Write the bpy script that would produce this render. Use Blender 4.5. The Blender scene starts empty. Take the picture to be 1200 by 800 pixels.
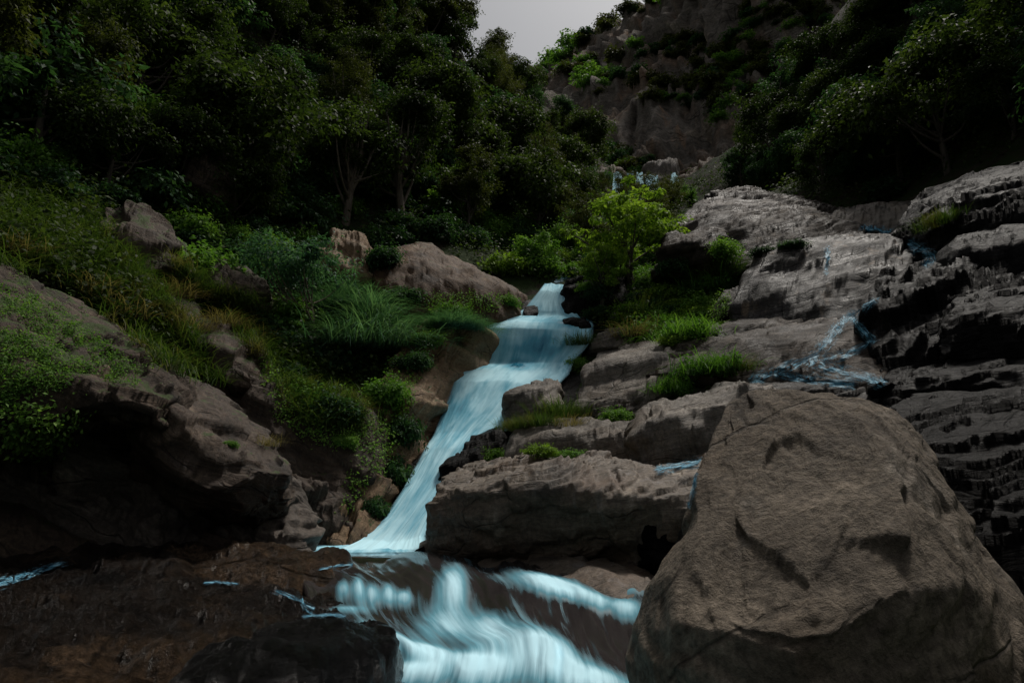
import bpy, math, random
import numpy as np
from mathutils import Vector

# ------------------------------------------------------------------ camera, sky, sun, exposure
scene = bpy.context.scene
C = scene.collection
CAM_H, PITCH, FPX = 1.3, math.radians(12.4), 800.0
cam_data = bpy.data.cameras.new('camera')
cam_data.sensor_width = 36.0
cam_data.lens = 24.0
cam_data.clip_start, cam_data.clip_end = 0.05, 3000
cam = bpy.data.objects.new('camera', cam_data)
cam.location = (0, 0, CAM_H)
cam.rotation_euler = (math.pi / 2 + PITCH, 0, 0)
C.objects.link(cam)
scene.camera = cam

SUN_EL, SUN_AZ = math.radians(60), math.radians(36)      # azimuth clockwise from +Y: soft light from high up over the head of the gorge
world = bpy.data.worlds.new('World')
scene.world = world
world.use_nodes = True
wn, wl = world.node_tree.nodes, world.node_tree.links
bg = wn['Background']
sky = wn.new('ShaderNodeTexSky')
sky.sky_type = 'NISHITA'
sky.sun_disc = False
sky.sun_elevation = SUN_EL
sky.sun_rotation = SUN_AZ
sky.dust_density = 4.0
hsv = wn.new('ShaderNodeHueSaturation')                   # an overcast, nearly grey sky
hsv.inputs['Saturation'].default_value = 0.22
hsv.inputs['Value'].default_value = 0.75
wl.new(sky.outputs[0], hsv.inputs['Color'])
wl.new(hsv.outputs[0], bg.inputs[0])
bg.inputs[1].default_value = 0.05
sun_data = bpy.data.lights.new('sun', 'SUN')
sun_data.energy = 1.5
sun_data.angle = math.radians(10)
sun_data.color = (1.0, 0.94, 0.86)
sun = bpy.data.objects.new('sun', sun_data)
d = Vector((math.sin(SUN_AZ) * math.cos(SUN_EL), math.cos(SUN_AZ) * math.cos(SUN_EL), math.sin(SUN_EL)))
sun.rotation_euler = (-d).to_track_quat('-Z', 'Y').to_euler()
C.objects.link(sun)
vs = scene.view_settings
vs.view_transform = 'Standard'
vs.look = 'None'
vs.exposure = 0.78
vs.gamma = 1.0
scene.cycles.use_denoising = True
scene.cycles.max_bounces = 6
scene.cycles.diffuse_bounces = 3
scene.cycles.glossy_bounces = 2
scene.cycles.transmission_bounces = 3
scene.cycles.transparent_max_bounces = 10

SP, CP = math.sin(PITCH), math.cos(PITCH)
def P(px, py, Y):
    """a point of the place: the pixel's ray of the 1200x800 photograph at distance Y along the gorge"""
    x, y = (px - 600) / FPX, (400 - py) / FPX
    dy, dz = CP - y * SP, SP + y * CP
    k = Y / dy
    return np.array((x * k, Y, CAM_H + dz * k))
def ray(px, py):
    x, y = (px - 600) / FPX, (400 - py) / FPX
    return Vector((x, CP - y * SP, SP + y * CP)).normalized()

# ------------------------------------------------------------------ noise
def _h(ix, iy, iz, s):
    with np.errstate(over='ignore'):
        n = (ix.astype(np.uint32) * np.uint32(374761393)) ^ (iy.astype(np.uint32) * np.uint32(668265263)) ^ (iz.astype(np.uint32) * np.uint32(2246822519)) ^ np.uint32((s * 3266489917 + 12345) & 0xffffffff)
        n = (n ^ (n >> np.uint32(13))) * np.uint32(1274126177)
        n = (n ^ (n >> np.uint32(16))) * np.uint32(2654435761)
        n = n ^ (n >> np.uint32(15))
    return (n & np.uint32(0xffffff)).astype(np.float32) / np.float32(0xffffff)
def vnoise(p, s=0):
    f = np.floor(p); i = f.astype(np.int64); t = (p - f).astype(np.float32)
    t = t * t * t * (t * (t * 6 - 15) + 10)
    x, y, z = i[:, 0], i[:, 1], i[:, 2]
    tx, ty, tz = t[:, 0], t[:, 1], t[:, 2]
    def L(a, b, w): return a + (b - a) * w
    return L(L(L(_h(x, y, z, s), _h(x + 1, y, z, s), tx), L(_h(x, y + 1, z, s), _h(x + 1, y + 1, z, s), tx), ty),
             L(L(_h(x, y, z + 1, s), _h(x + 1, y, z + 1, s), tx), L(_h(x, y + 1, z + 1, s), _h(x + 1, y + 1, z + 1, s), tx), ty), tz) * 2 - 1
_R = np.array(((0.00, 0.80, 0.60), (-0.80, 0.36, -0.48), (-0.60, -0.48, 0.64)))
def fbm(p, octv=4, s=0, gain=0.5):
    out = np.zeros(len(p), np.float32); a, tot = 1.0, 0
    for k in range(octv):
        out += a * vnoise(p, s + k * 17); tot += a
        p = p @ _R.T * 2.03 + 7.7; a *= gain
    return out / tot * 1.6
def voro(p, s=0):
    """nearest-cell distance gap (0 at cell edges), a random number per cell, a tilted facet height"""
    f = np.floor(p).astype(np.int64); n = len(p)
    d1 = np.full(n, 9e9, np.float32); d2 = d1.copy(); rnd = np.zeros(n, np.float32); fac = np.zeros(n, np.float32)
    for a in (-1, 0, 1):
        for b in (-1, 0, 1):
            for c in (-1, 0, 1):
                x, y, z = f[:, 0] + a, f[:, 1] + b, f[:, 2] + c
                r1, r2, r3 = _h(x, y, z, s), _h(x, y, z, s + 1), _h(x, y, z, s + 2)
                ox, oy, oz = p[:, 0] - x - r1, p[:, 1] - y - r2, p[:, 2] - z - r3
                dd = (ox * ox + oy * oy + oz * oz).astype(np.float32)
                m = dd < d1
                d2 = np.where(m, d1, np.minimum(d2, dd)); d1 = np.where(m, dd, d1)
                rnd = np.where(m, _h(x, y, z, s + 3), rnd)
                fac = np.where(m, (ox * (r2 - .5) + oy * (r3 - .5) + oz * (r1 - .5)).astype(np.float32), fac)
    return np.sqrt(d2) - np.sqrt(d1), rnd, fac

# ------------------------------------------------------------------ mesh and object helpers
def mk_mesh(name, V, F, mat=None, uv=None, attrs=None, smooth=True):
    V = np.asarray(V, np.float32).reshape(-1, 3); F = np.asarray(F, np.int32)
    k = F.shape[1]
    me = bpy.data.meshes.new(name)
    me.vertices.add(len(V)); me.vertices.foreach_set('co', V.ravel())
    me.loops.add(F.size); me.loops.foreach_set('vertex_index', F.ravel())
    me.polygons.add(len(F)); me.polygons.foreach_set('loop_start', np.arange(0, F.size, k, dtype=np.int32))
    me.polygons.foreach_set('loop_total', np.full(len(F), k, np.int32))
    if smooth: me.polygons.foreach_set('use_smooth', np.ones(len(F), bool))
    if uv is not None:
        u = me.uv_layers.new(name='UVMap'); u.data.foreach_set('uv', np.asarray(uv, np.float32)[F.ravel()].ravel())
    for an, av in (attrs or {}).items():
        at = me.attributes.new(an, 'FLOAT', 'POINT'); at.data.foreach_set('value', np.asarray(av, np.float32))
    me.update(calc_edges=True); me.validate()
    if mat: me.materials.append(mat)
    return me
def link(name, me, loc=(0, 0, 0), parent=None):
    o = bpy.data.objects.new(name, me); o.location = loc; C.objects.link(o)
    if parent: o.parent = parent
    return o
def tag(o, label=None, cat=None, group=None, kind=None):
    for k, v in (('label', label), ('category', cat), ('group', group), ('kind', kind)):
        if v: o[k] = v
    return o
def grid_faces(nr, nc, closed_rows=False):
    r = np.arange(nr if closed_rows else nr - 1)[:, None]; c = np.arange(nc - 1)[None, :]
    a = r * nc + c; b = ((r + 1) % nr) * nc + c
    return np.stack((a, a + 1, b + 1, b), -1).reshape(-1, 4)
def cat_rom(A, t, sm):
    """sample the points A (m,...) at the parameters t of 0..m-1, between straight (sm 0) and smooth (sm 1)"""
    m = len(A); i = np.clip(np.floor(t).astype(int), 0, m - 2); w = (t - i).reshape((-1,) + (1,) * (A.ndim - 1))
    p1, p2 = A[i], A[i + 1]; p0 = A[np.clip(i - 1, 0, m - 1)]; p3 = A[np.clip(i + 2, 0, m - 1)]
    lin = p1 + (p2 - p1) * w
    cr = 0.5 * (2 * p1 + (p2 - p0) * w + (2 * p0 - 5 * p1 + 4 * p2 - p3) * w ** 2 + (3 * p1 - p0 - 3 * p2 + p3) * w ** 3)
    return lin + (cr - lin) * sm
def arc_t(A, n):
    """n parameters evenly spaced by length along the points A"""
    L = np.concatenate(([0], np.cumsum(np.maximum(np.linalg.norm(np.diff(A, axis=0), axis=-1), 1e-4))))
    return np.interp(np.linspace(0, L[-1], n), L, np.arange(len(A)))
def loft(rows, nu, nv, sm=0.6):
    R = []
    for r in rows:
        A = np.array([P(*q) if len(q) == 3 else q[:3] for q in r], float) if not isinstance(r, np.ndarray) else r
        R.append(cat_rom(A, arc_t(A, nu), sm))
    R = np.array(R)
    return cat_rom(R, arc_t(R.mean(1), nv), sm), R
def grid_normals(G, closed):
    du = np.gradient(G, axis=1)
    dv = (np.roll(G, -1, 0) - np.roll(G, 1, 0)) if closed else np.gradient(G, axis=0)
    n = np.cross(du, dv); L = np.linalg.norm(n, axis=-1, keepdims=True)
    return n / np.maximum(L, 1e-9)

# ------------------------------------------------------------------ node helpers
class NT:
    def __init__(s, name):
        s.m = bpy.data.materials.new(name); s.m.use_nodes = True
        s.t = s.m.node_tree; s.n = s.t.nodes; s.n.clear()
    def add(s, typ, ins=None, **kw):
        nd = s.n.new('ShaderNode' + typ)
        for k, v in kw.items(): setattr(nd, k, v)
        for k, v in (ins or {}).items():
            if isinstance(v, bpy.types.NodeSocket): s.t.links.new(v, nd.inputs[k])
            else: nd.inputs[k].default_value = v
        return nd
    def math(s, op, a, b=0.0, clamp=False):
        return s.add('Math', {0: a, 1: b}, operation=op, use_clamp=clamp).outputs[0]
    def noise(s, vec, scale, detail=6, rough=0.55, dist=0.0):
        return s.add('TexNoise', {'Vector': vec, 'Scale': scale, 'Detail': detail, 'Roughness': rough, 'Distortion': dist}).outputs['Fac']
    def ramp(s, fac, stops):
        nd = s.add('ValToRGB', {'Fac': fac}); e = nd.color_ramp.elements
        while len(e) < len(stops): e.new(0.5)
        for k, (p, c) in enumerate(stops):
            e[k].position = p; e[k].color = (c, c, c, 1) if isinstance(c, (int, float)) else (*c, 1)
        return nd.outputs['Color']
    def mix(s, fac, a, b, typ='MIX'):
        nd = s.add('Mix', data_type='RGBA', blend_type=typ)
        for k, v in ((0, fac), (6, a), (7, b)):
            if isinstance(v, bpy.types.NodeSocket): s.t.links.new(v, nd.inputs[k])
            else: nd.inputs[k].default_value = v if k == 0 else (*v, 1)
        return nd.outputs[2]
    def out(s, sh):
        o = s.n.new('ShaderNodeOutputMaterial'); s.t.links.new(sh, o.inputs['Surface']); return s.m

def rock_mat(name, dark, base, light, bed=(0, 0, 0), moss=0.0, mosscol=(0.035, 0.055, 0.012), rough=0.75, stain=None, warm=None, spec=0.4, grain=0.22, cgrain=0.55, coat=0.0, bump=0.5, strata=0.5, sc=1.0, wetpatch=0.0):
    n = NT(name)
    co = n.add('TexCoord').outputs['Object']
    ro = n.add('Mapping', {'Vector': co, 'Rotation': bed}).outputs[0]
    warp = n.add('VectorMath', {0: ro, 1: n.add('VectorMath', {0: n.add('TexNoise', {'Vector': co, 'Scale': 0.9 * sc, 'Detail': 3}).outputs['Color'], 1: (0.5, 0.5, 0.5)}, operation='MULTIPLY').outputs[0]}, operation='ADD').outputs[0]
    st = n.add('Mapping', {'Vector': warp, 'Scale': (0.35, 0.35, 5.0)}).outputs[0]
    big = n.noise(co, 0.8 * sc, 8, 0.62, 0.3)
    col = n.ramp(big, ((0.32, dark), (0.46, base), (0.57, base), (0.70, light)))
    lay = n.noise(st, 1.2 * sc, 8, 0.65)
    col = n.mix(strata, col, n.ramp(lay, ((0.3, (0.25, 0.24, 0.23)), (0.5, (0.95, 0.93, 0.9)), (0.7, (1.45, 1.4, 1.35)))), 'MULTIPLY')
    lay2 = n.noise(n.add('Mapping', {'Vector': warp, 'Scale': (0.5, 0.5, 17.0)}).outputs[0], 1.3 * sc, 6, 0.7)
    col = n.mix(strata * .8, col, n.ramp(lay2, ((0.34, (0.45, 0.43, 0.42)), (0.5, (1.0, 1.0, 1.0)), (0.68, (1.5, 1.47, 1.42)))), 'MULTIPLY')
    if warm:
        col = n.mix(n.ramp(n.noise(co, 0.55 * sc, 5, 0.6), ((0.50, 0.0), (0.68, 0.75))), col, warm)
    if stain:
        sv = n.add('Mapping', {'Vector': co, 'Scale': (2.2, 2.2, 0.16)}).outputs[0]
        col = n.mix(n.ramp(n.noise(sv, 1.0 * sc, 5, 0.6), ((0.58, 0.0), (0.72, 0.7))), col, stain)
    fine = n.noise(co, 14 * sc, 6, 0.7)
    col = n.mix(cgrain, col, n.ramp(fine, ((0.30, 0.15), (0.48, 0.85), (0.72, 1.8))), 'MULTIPLY')
    vor = n.add('TexVoronoi', {'Vector': n.add('Mapping', {'Vector': warp, 'Scale': (0.7, 0.7, 1.7)}).outputs[0], 'Scale': 0.9 * sc}, feature='DISTANCE_TO_EDGE').outputs['Distance']
    crack = n.ramp(vor, ((0.0, 0.0), (0.025, 1.0)))
    crk_mask = n.ramp(n.noise(co, 0.9 * sc, 3), ((0.48, 1.0), (0.6, 0.0)))
    crackm = n.math('MAXIMUM', crack, crk_mask)
    col = n.mix(0.6, col, crackm, 'MULTIPLY')
    rg = rough
    if wetpatch:
        wm = n.ramp(n.noise(co, 1.1 * sc, 5, 0.6), ((0.45, 0.0), (0.6, 1.0)))
        rg = n.math('SUBTRACT', rough, n.math('MULTIPLY', wm, wetpatch))
        col = n.mix(n.math('MULTIPLY', wm, 0.6), col, n.mix(1.0, col, (0.45, 0.45, 0.47), 'MULTIPLY'))
    if moss:
        nz = n.add('SeparateXYZ', {0: n.add('NewGeometry').outputs['Normal']}).outputs['Z']
        mm = n.math('ADD', n.math('MULTIPLY', nz, 0.42), n.math('MULTIPLY', n.noise(co, 2.3 * sc, 7, 0.68), 1.0))
        mf = n.ramp(mm, ((1.02 - moss * 0.35, 0.0), (1.10 - moss * 0.35, 1.0)))
        mc = n.mix(n.noise(co, 20, 4, 0.7), (mosscol[0] * .4, mosscol[1] * .4, mosscol[2] * .5), (mosscol[0] * 1.6, mosscol[1] * 1.6, mosscol[2] * 1.3))
        col = n.mix(mf, col, mc)
    rdg = n.math('ABSOLUTE', n.math('SUBTRACT', n.noise(co, 2.6 * sc, 7, 0.62, 0.6), 0.5))
    rdm = n.ramp(rdg, ((0.0, 0.3), (0.03, 0.8), (0.25, 1.0)))
    col = n.mix(0.45, col, n.ramp(rdg, ((0.0, 0.55), (0.02, 1.0), (0.3, 1.1))), 'MULTIPLY')
    h = n.math('ADD', n.math('MULTIPLY', lay, 0.15 + strata), n.math('MULTIPLY', big, 0.22))
    h = n.math('ADD', h, n.math('MULTIPLY', rdm, 0.10))
    h = n.math('ADD', h, n.math('MULTIPLY', lay2, 0.30 * strata))
    h = n.math('ADD', h, n.math('MULTIPLY', fine, grain))
    h = n.math('ADD', h, n.math('MULTIPLY', n.noise(co, 46 * sc, 4, 0.7), 0.10))
    h = n.math('ADD', h, n.math('MULTIPLY', crackm, 0.25))
    bp = n.add('Bump', {'Height': h, 'Strength': bump, 'Distance': 0.16 / sc}).outputs[0]
    b = n.add('BsdfPrincipled', {'Base Color': col, 'Roughness': rg, 'Normal': bp, 'Specular IOR Level': spec, 'Coat Weight': coat, 'Coat Roughness': .08, 'Coat Normal': bp})
    return n.out(b.outputs[0])

def leaf_mat(name, dark, mid, light, gloss=0.6, dry=None):
    n = NT(name)
    var = n.add('Attribute', attribute_name='var').outputs['Fac']
    rnd = n.add('ObjectInfo').outputs['Random']
    co = n.add('TexCoord').outputs['Object']
    f = n.math('ADD', n.math('MULTIPLY', var, 0.6), n.math('MULTIPLY', rnd, 0.22))
    f = n.math('ADD', f, n.math('MULTIPLY', n.noise(co, 0.7, 3), 0.22))
    col = n.ramp(f, ((0.1, dark), (0.5, mid), (0.9, light)))
    if dry:
        col = n.mix(n.ramp(n.noise(co, 0.9, 4), ((0.55, 0.0), (0.68, 0.8))), col, dry)
    b = n.add('BsdfPrincipled', {'Base Color': col, 'Roughness': gloss, 'Specular IOR Level': 0.09})
    tr = n.add('BsdfTranslucent', {'Color': n.mix(1.0, col, (1.3, 1.45, 0.6), 'MULTIPLY')})
    mx = n.add('MixShader', {0: 0.4, 1: b.outputs[0], 2: tr.outputs[0]})
    return n.out(mx.outputs[0])

BED_R, BED_L = (-0.2, 0.26, 0), (-0.28, -0.55, 0)
M = {}
M['pale_boulder'] = rock_mat('pale boulder stone', (0.0477, 0.0380, 0.0288), (0.1431, 0.1170, 0.0893), (0.3392, 0.2800, 0.2139), (0.5, 0.5, 0), bump=.9, strata=.14, rough=.85, spec=.2, grain=.45, cgrain=.7, warm=(.11, .078, .05), stain=(.27, .235, .195), sc=.8)
M['brown'] = rock_mat('brown layered stone', (0.0435, 0.0360, 0.0289), (0.1397, 0.1114, 0.0850), (0.3260, 0.2783, 0.2245), BED_R, bump=.75, strata=.6, rough=.6, spec=.35, warm=(.11, .066, .038), stain=(.2, .18, .17))
M['grey'] = rock_mat('grey weathered stone', (0.0450, 0.0402, 0.0352), (0.1408, 0.1228, 0.1035), (0.3041, 0.2731, 0.2329), BED_R, bump=.75, strata=.6, rough=.7, spec=.3, warm=(.13, .096, .066))
M['streaked'] = rock_mat('streaked grey stone', (.010, .0095, .009), (.040, .036, .033), (.115, .10, .092), BED_R, bump=.8, strata=.8, rough=.62, spec=.12, wetpatch=.2, stain=(.26, .19, .13))
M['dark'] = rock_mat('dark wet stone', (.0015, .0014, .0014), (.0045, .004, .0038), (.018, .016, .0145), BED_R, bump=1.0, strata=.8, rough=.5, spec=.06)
M['greydark'] = rock_mat('dark grey layered stone', (0.0149, 0.0125, 0.0107), (0.0614, 0.0500, 0.0412), (0.1860, 0.1562, 0.1278), BED_R, bump=.85, strata=.85, rough=.68, spec=.12, wetpatch=.2, warm=(.085, .06, .04))
M['tan'] = rock_mat('tan mossy stone', (0.0560, 0.0384, 0.0224), (0.1920, 0.1280, 0.0736), (0.3680, 0.2640, 0.1600), BED_L, moss=.45, bump=.8, strata=.35, rough=.75, spec=.25)
M['left'] = rock_mat('mossy brown gneiss', (0.0182, 0.0135, 0.0101), (0.0605, 0.0430, 0.0312), (0.1514, 0.1092, 0.0781), BED_L, moss=.3, bump=.8, strata=.7, rough=.72, spec=.25)
M['leftmoss'] = rock_mat('moss grown gneiss', (0.0222, 0.0164, 0.0125), (0.0679, 0.0491, 0.0366), (0.1729, 0.1256, 0.0914), BED_L, moss=.6, bump=.8, strata=.65, rough=.75, spec=.2)
M['cave'] = rock_mat('dark cave stone', (.03, .025, .022), (.10, .083, .07), (.2, .17, .145), BED_L, bump=.8, strata=.6, rough=.7, spec=.2)
M['wetbrown'] = rock_mat('wet brown river stone', (.0015, .0013, .0012), (.014, .0098, .007), (.13, .085, .052), (0.0, 0.1, 0), bump=.9, strata=.25, rough=.2, spec=.18, grain=.8, cgrain=1.0, sc=.62, warm=(.075, .046, .025))
M['wetblack'] = rock_mat('wet black river stone', (.0012, .0012, .0013), (.0035, .0033, .0033), (.010, .0095, .009), (0.2, 0.1, 0), bump=1.0, strata=.1, rough=.2, spec=.22, grain=.8, cgrain=.8, sc=.9)
M['rusty'] = rock_mat('rounded brown stone', (0.0273, 0.0162, 0.0091), (0.0878, 0.0510, 0.0266), (0.1950, 0.1232, 0.0700), BED_L, moss=.25, bump=.75, strata=.35, rough=.75, spec=.25)
M['cliffrock'] = rock_mat('far cliff stone', (0.0674, 0.0579, 0.0498), (0.1821, 0.1592, 0.1361), (0.3641, 0.3035, 0.2368), (0.05, 0.1, 0), moss=.3, mosscol=(.03, .042, .012), bump=1.0, strata=.45, rough=.9, spec=.1, stain=(.34, .21, .13), sc=0.16, warm=(.23, .145, .095))
M['soil'] = rock_mat('hillside soil', (.012, .010, .007), (.032, .026, .017), (.07, .056, .04), BED_L, moss=.8, mosscol=(.02, .034, .01), bump=.6, strata=.3, rough=.95, spec=.1, sc=.5)

# ------------------------------------------------------------------ hillside terrain: one sheet through surveyed points of the gorge
CTRL = [P(*q) for q in (
    # left bank
    (-150, 640, 13), (-150, 450, 13), (-150, 250, 15.5), (-150, 50, 22),
    (0, 640, 14.5), (0, 350, 14.5), (0, 200, 20), (0, 0, 29), (0, -200, 40),
    (120, 640, 15.6), (120, 420, 15.6), (100, 330, 17), (100, 250, 20.5), (100, 100, 28), (100, -100, 40),
    (210, 640, 16.3), (200, 470, 16.0), (200, 400, 18.2), (200, 300, 22), (200, 200, 27), (200, 0, 38),
    (300, 640, 17), (300, 500, 18.5), (300, 410, 21), (300, 300, 27), (300, 200, 34), (300, 0, 46),
    (390, 640, 18), (390, 500, 21), (400, 400, 24.5), (400, 300, 31), (400, 200, 39), (400, 40, 52), (400, -80, 66),
    (450, 560, 20), (495, 450, 24), (500, 370, 28), (500, 300, 34), (500, 200, 46), (500, 90, 60), (490, 10, 74),
    # stream line
    (440, 660, 17), (540, 560, 21), (600, 450, 26), (640, 370, 30.5), (655, 345, 33), (670, 325, 36), (690, 300, 43), (720, 262, 58), (740, 222, 86),
    (600, 315, 36), (600, 280, 46), (600, 230, 56), (590, 150, 72), (560, 85, 82), (620, 115, 95),
    (660, 260, 60), (660, 200, 78), (660, 150, 98), (700, 225, 88),
    # right bank
    (640, 560, 19), (720, 480, 21.5), (720, 400, 26), (720, 350, 30), (760, 300, 37), (780, 250, 48), (800, 222, 75),
    (820, 560, 17), (820, 470, 20), (830, 400, 25), (850, 310, 31), (860, 240, 43), (870, 215, 60),
    (940, 470, 17.5), (940, 380, 23.5), (940, 300, 29), (940, 235, 40), (930, 170, 55),
    (1040, 640, 13), (1040, 470, 17), (1040, 370, 21.5), (1040, 280, 28), (1030, 235, 36), (1030, 120, 47), (1030, -50, 56),
    (1130, 640, 12.5), (1130, 450, 16.5), (1120, 290, 22.5), (1120, 215, 29), (1120, 100, 38), (1130, -80, 47),
    (1230, 640, 11.8), (1230, 450, 14.5), (1230, 280, 19), (1230, 180, 24), (1230, 20, 32), (1350, -100, 34))]
CTRL += [np.array(q, float) for q in (
    (0, 2, -1.75), (0, 5, -1.7), (1, 8, -1.5), (-.5, 12, -1.0), (-2.5, 15.5, -1.0), (0, -6, -2.2), (0, -20, -4), (0, -60, -9), (0, -120, -12),
    (-5, 4, -1.2), (-5.5, 9, -.6), (-9, 6, 0), (-13, 4, 3.5), (-15, -10, 3), (-30, -10, 15), (-25, -40, 8), (-60, -40, 30), (-20, 5, 10), (-30, 10, 20),
    (4.5, 6, -1.5), (7, 9, -.8), (10, 7, .6), (13, 6, 3.2), (16, -10, 3), (22, 6, 11), (30, -10, 14), (25, -40, 8), (60, -40, 28), (30, 14, 19),
    (-60, 20, 42), (-60, 60, 66), (-90, 100, 80), (-120, 0, 62), (-120, 60, 85), (-45, 95, 62), (-20, 120, 62), (-60, 160, 75), (0, 170, 60), (-120, 170, 80),
    (60, 20, 38), (60, 60, 62), (50, 95, 58), (80, 100, 75), (120, 0, 60), (120, 70, 90), (40, 140, 60), (100, 170, 90), (20, 110, 52),
    (-160, -120, 40), (160, -120, 40), (-200, 260, 85), (0, 260, 62), (200, 260, 95), (-220, 60, 85), (220, 60, 95))]
CTRL = np.array(CTRL)
def tps_fit(X, z, lam):
    d = np.linalg.norm(X[:, None] - X[None], axis=-1)
    K = np.where(d > 0, d * d * np.log(np.maximum(d, 1e-9)), 0) + lam * np.eye(len(X))
    A = np.zeros((len(X) + 3,) * 2); A[:-3, :-3] = K; A[:-3, -3] = 1; A[:-3, -2:] = X; A[-3:, :-3] = A[:-3, -3:].T
    return np.linalg.solve(A, np.concatenate((z, np.zeros(3))))
_S = 20.0
_W = tps_fit(CTRL[:, :2] / _S, CTRL[:, 2], 0.004)
def ground_z(xy):
    out = np.empty(len(xy))
    for a in range(0, len(xy), 20000):
        q = xy[a:a + 20000] / _S
        d = np.linalg.norm(q[:, None] - CTRL[None, :, :2] / _S, axis=-1)
        out[a:a + 20000] = np.where(d > 0, d * d * np.log(np.maximum(d, 1e-9)), 0) @ _W[:-3] + _W[-3] + q @ _W[-2:]
    return out
def graded(lo, hi, n, c, k):
    t = np.linspace(-1, 1, n); g = np.sinh(t * k) / math.sinh(k)
    return np.where(g < 0, c + g * (c - lo), c + g * (hi - c))
tx, ty = graded(-230, 230, 340, 0, 3.0), graded(-120, 270, 380, 20, 2.6)
TX, TY = np.meshgrid(tx, ty)
TZ = ground_z(np.stack((TX.ravel(), TY.ravel()), 1))
TV = np.stack((TX.ravel(), TY.ravel(), TZ), 1)
amp = np.clip((np.hypot(TV[:, 0], TV[:, 1] - 10) - 8) / 60, 0.05, 1.0)
TV[:, 2] += amp * 1.6 * fbm(TV * np.array((.12, .12, .05)), 5, 3) - 0.12
TV[:, 2] = np.clip(TV[:, 2], -14, 130)
hill = tag(link('hillside', mk_mesh('hillside', TV, grid_faces(len(ty), len(tx)), M['soil'])), kind='structure')

# ------------------------------------------------------------------ rocks
NB = {'R': np.array((-.25, -.2, .95)), 'L': np.array((.50, -.25, .83)), 'V': np.array((.3, -.8, .5)), 'B': np.array((-.35, -.45, .82))}
def rock_disp(V, Nf, seed, amp, size, nb, s_amp, s_f, blk, blk_f):
    q = V + seed * 13.37
    d = amp * .5 * fbm(q / size, 4, seed, .42)
    n = NB[nb] / np.linalg.norm(NB[nb])
    a = np.cross(n, (0, 1, 0)); a /= np.linalg.norm(a); b = np.cross(n, a)
    w = fbm(q * .45, 3, seed + 5)
    s = (q @ n) * s_f + w * 1.1
    k = np.floor(s).astype(np.int64); fr = (s - k).astype(np.float32); z0 = np.zeros_like(k)
    h0, h1 = _h(k, z0, z0, seed), _h(k + 1, z0, z0, seed)
    t = np.clip((fr - .84) / .16, 0, 1); t = t * t * (3 - 2 * t)
    patch = np.clip(fbm(q * .7, 2, seed + 9) * 1.2 + .65, .15, 1) * np.clip(1.25 - 1.35 * np.abs(Nf @ n), 0, 1)
    s_amp = s_amp * 2.0
    d += s_amp * ((h0 + (h1 - h0) * t) - .5) * 2 * patch
    d -= s_amp * .7 * np.exp(-((fr - .90) / .05) ** 2) * patch
    if blk:
        wp = np.stack((fbm(q * .8, 2, seed + 21), fbm(q * .8, 2, seed + 22), fbm(q * .8, 2, seed + 23)), 1) * .22
        for f2, a2, so in ((1.0, 1.0, 0), (2.3, .38, 40), (5.1, .14, 60)):
            c = (np.stack((q @ a * .7, q @ b * .7, q @ n * 2.0), 1) * blk_f + wp) * f2
            e, r, f = voro(c, seed + so)
            tp = np.clip(e / .018, 0, 1); tp = tp * tp * (3 - 2 * tp)
            d += a2 * blk * (tp * ((r - .4) * 1.7 + f * 2.2) - .15 * (1 - tp))
    d += .13 * amp * fbm(q * 3.6 / size, 5, seed + 31, .6)
    d += .04 * amp * fbm(q * 9, 3, seed + 33)
    return d
def chisel(V, seed, k, cut, nb):
    """split flat faces off the stone with planes that shave its outermost points"""
    rg = np.random.default_rng(seed * 7 + 1); n0 = NB[nb] / np.linalg.norm(NB[nb]); c = V.mean(0); sz = V.max(0) - V.min(0)
    for i in range(k):
        nn = rg.normal(size=3) / (sz + .3); nn /= np.linalg.norm(nn)
        if i % 5 == 0: nn = n0 + rg.normal(size=3) * .06
        nn /= np.linalg.norm(nn)
        h = (V - c) @ nn; top = np.percentile(h, 99.7); lim = top - cut * (.15 + rg.random()) * (top - h.min()) * .5
        V -= nn * np.maximum(h - lim, 0)[:, None] * .97
    return V
def terrace(V, N, seed, step, nb):
    """plates of the bedding: flat treads, steep risers"""
    n = NB[nb] / np.linalg.norm(NB[nb]); q = V + seed * 13.37
    h = (V @ n + fbm(q * .55, 4, seed + 51) * step * 1.6) / step
    f = h - np.floor(h); g = np.clip((f - .5) / .22 + .5, 0, 1); g = g * g * (3 - 2 * g)
    m = np.clip(fbm(q * .5, 2, seed + 52) * 1.5 + .75, .1, 1)
    m = m * np.clip((np.abs(N @ n) - .3) / .3, 0, 1)
    return V + n * ((g - f) * step * m)[:, None]
ROCKS = []
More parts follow.
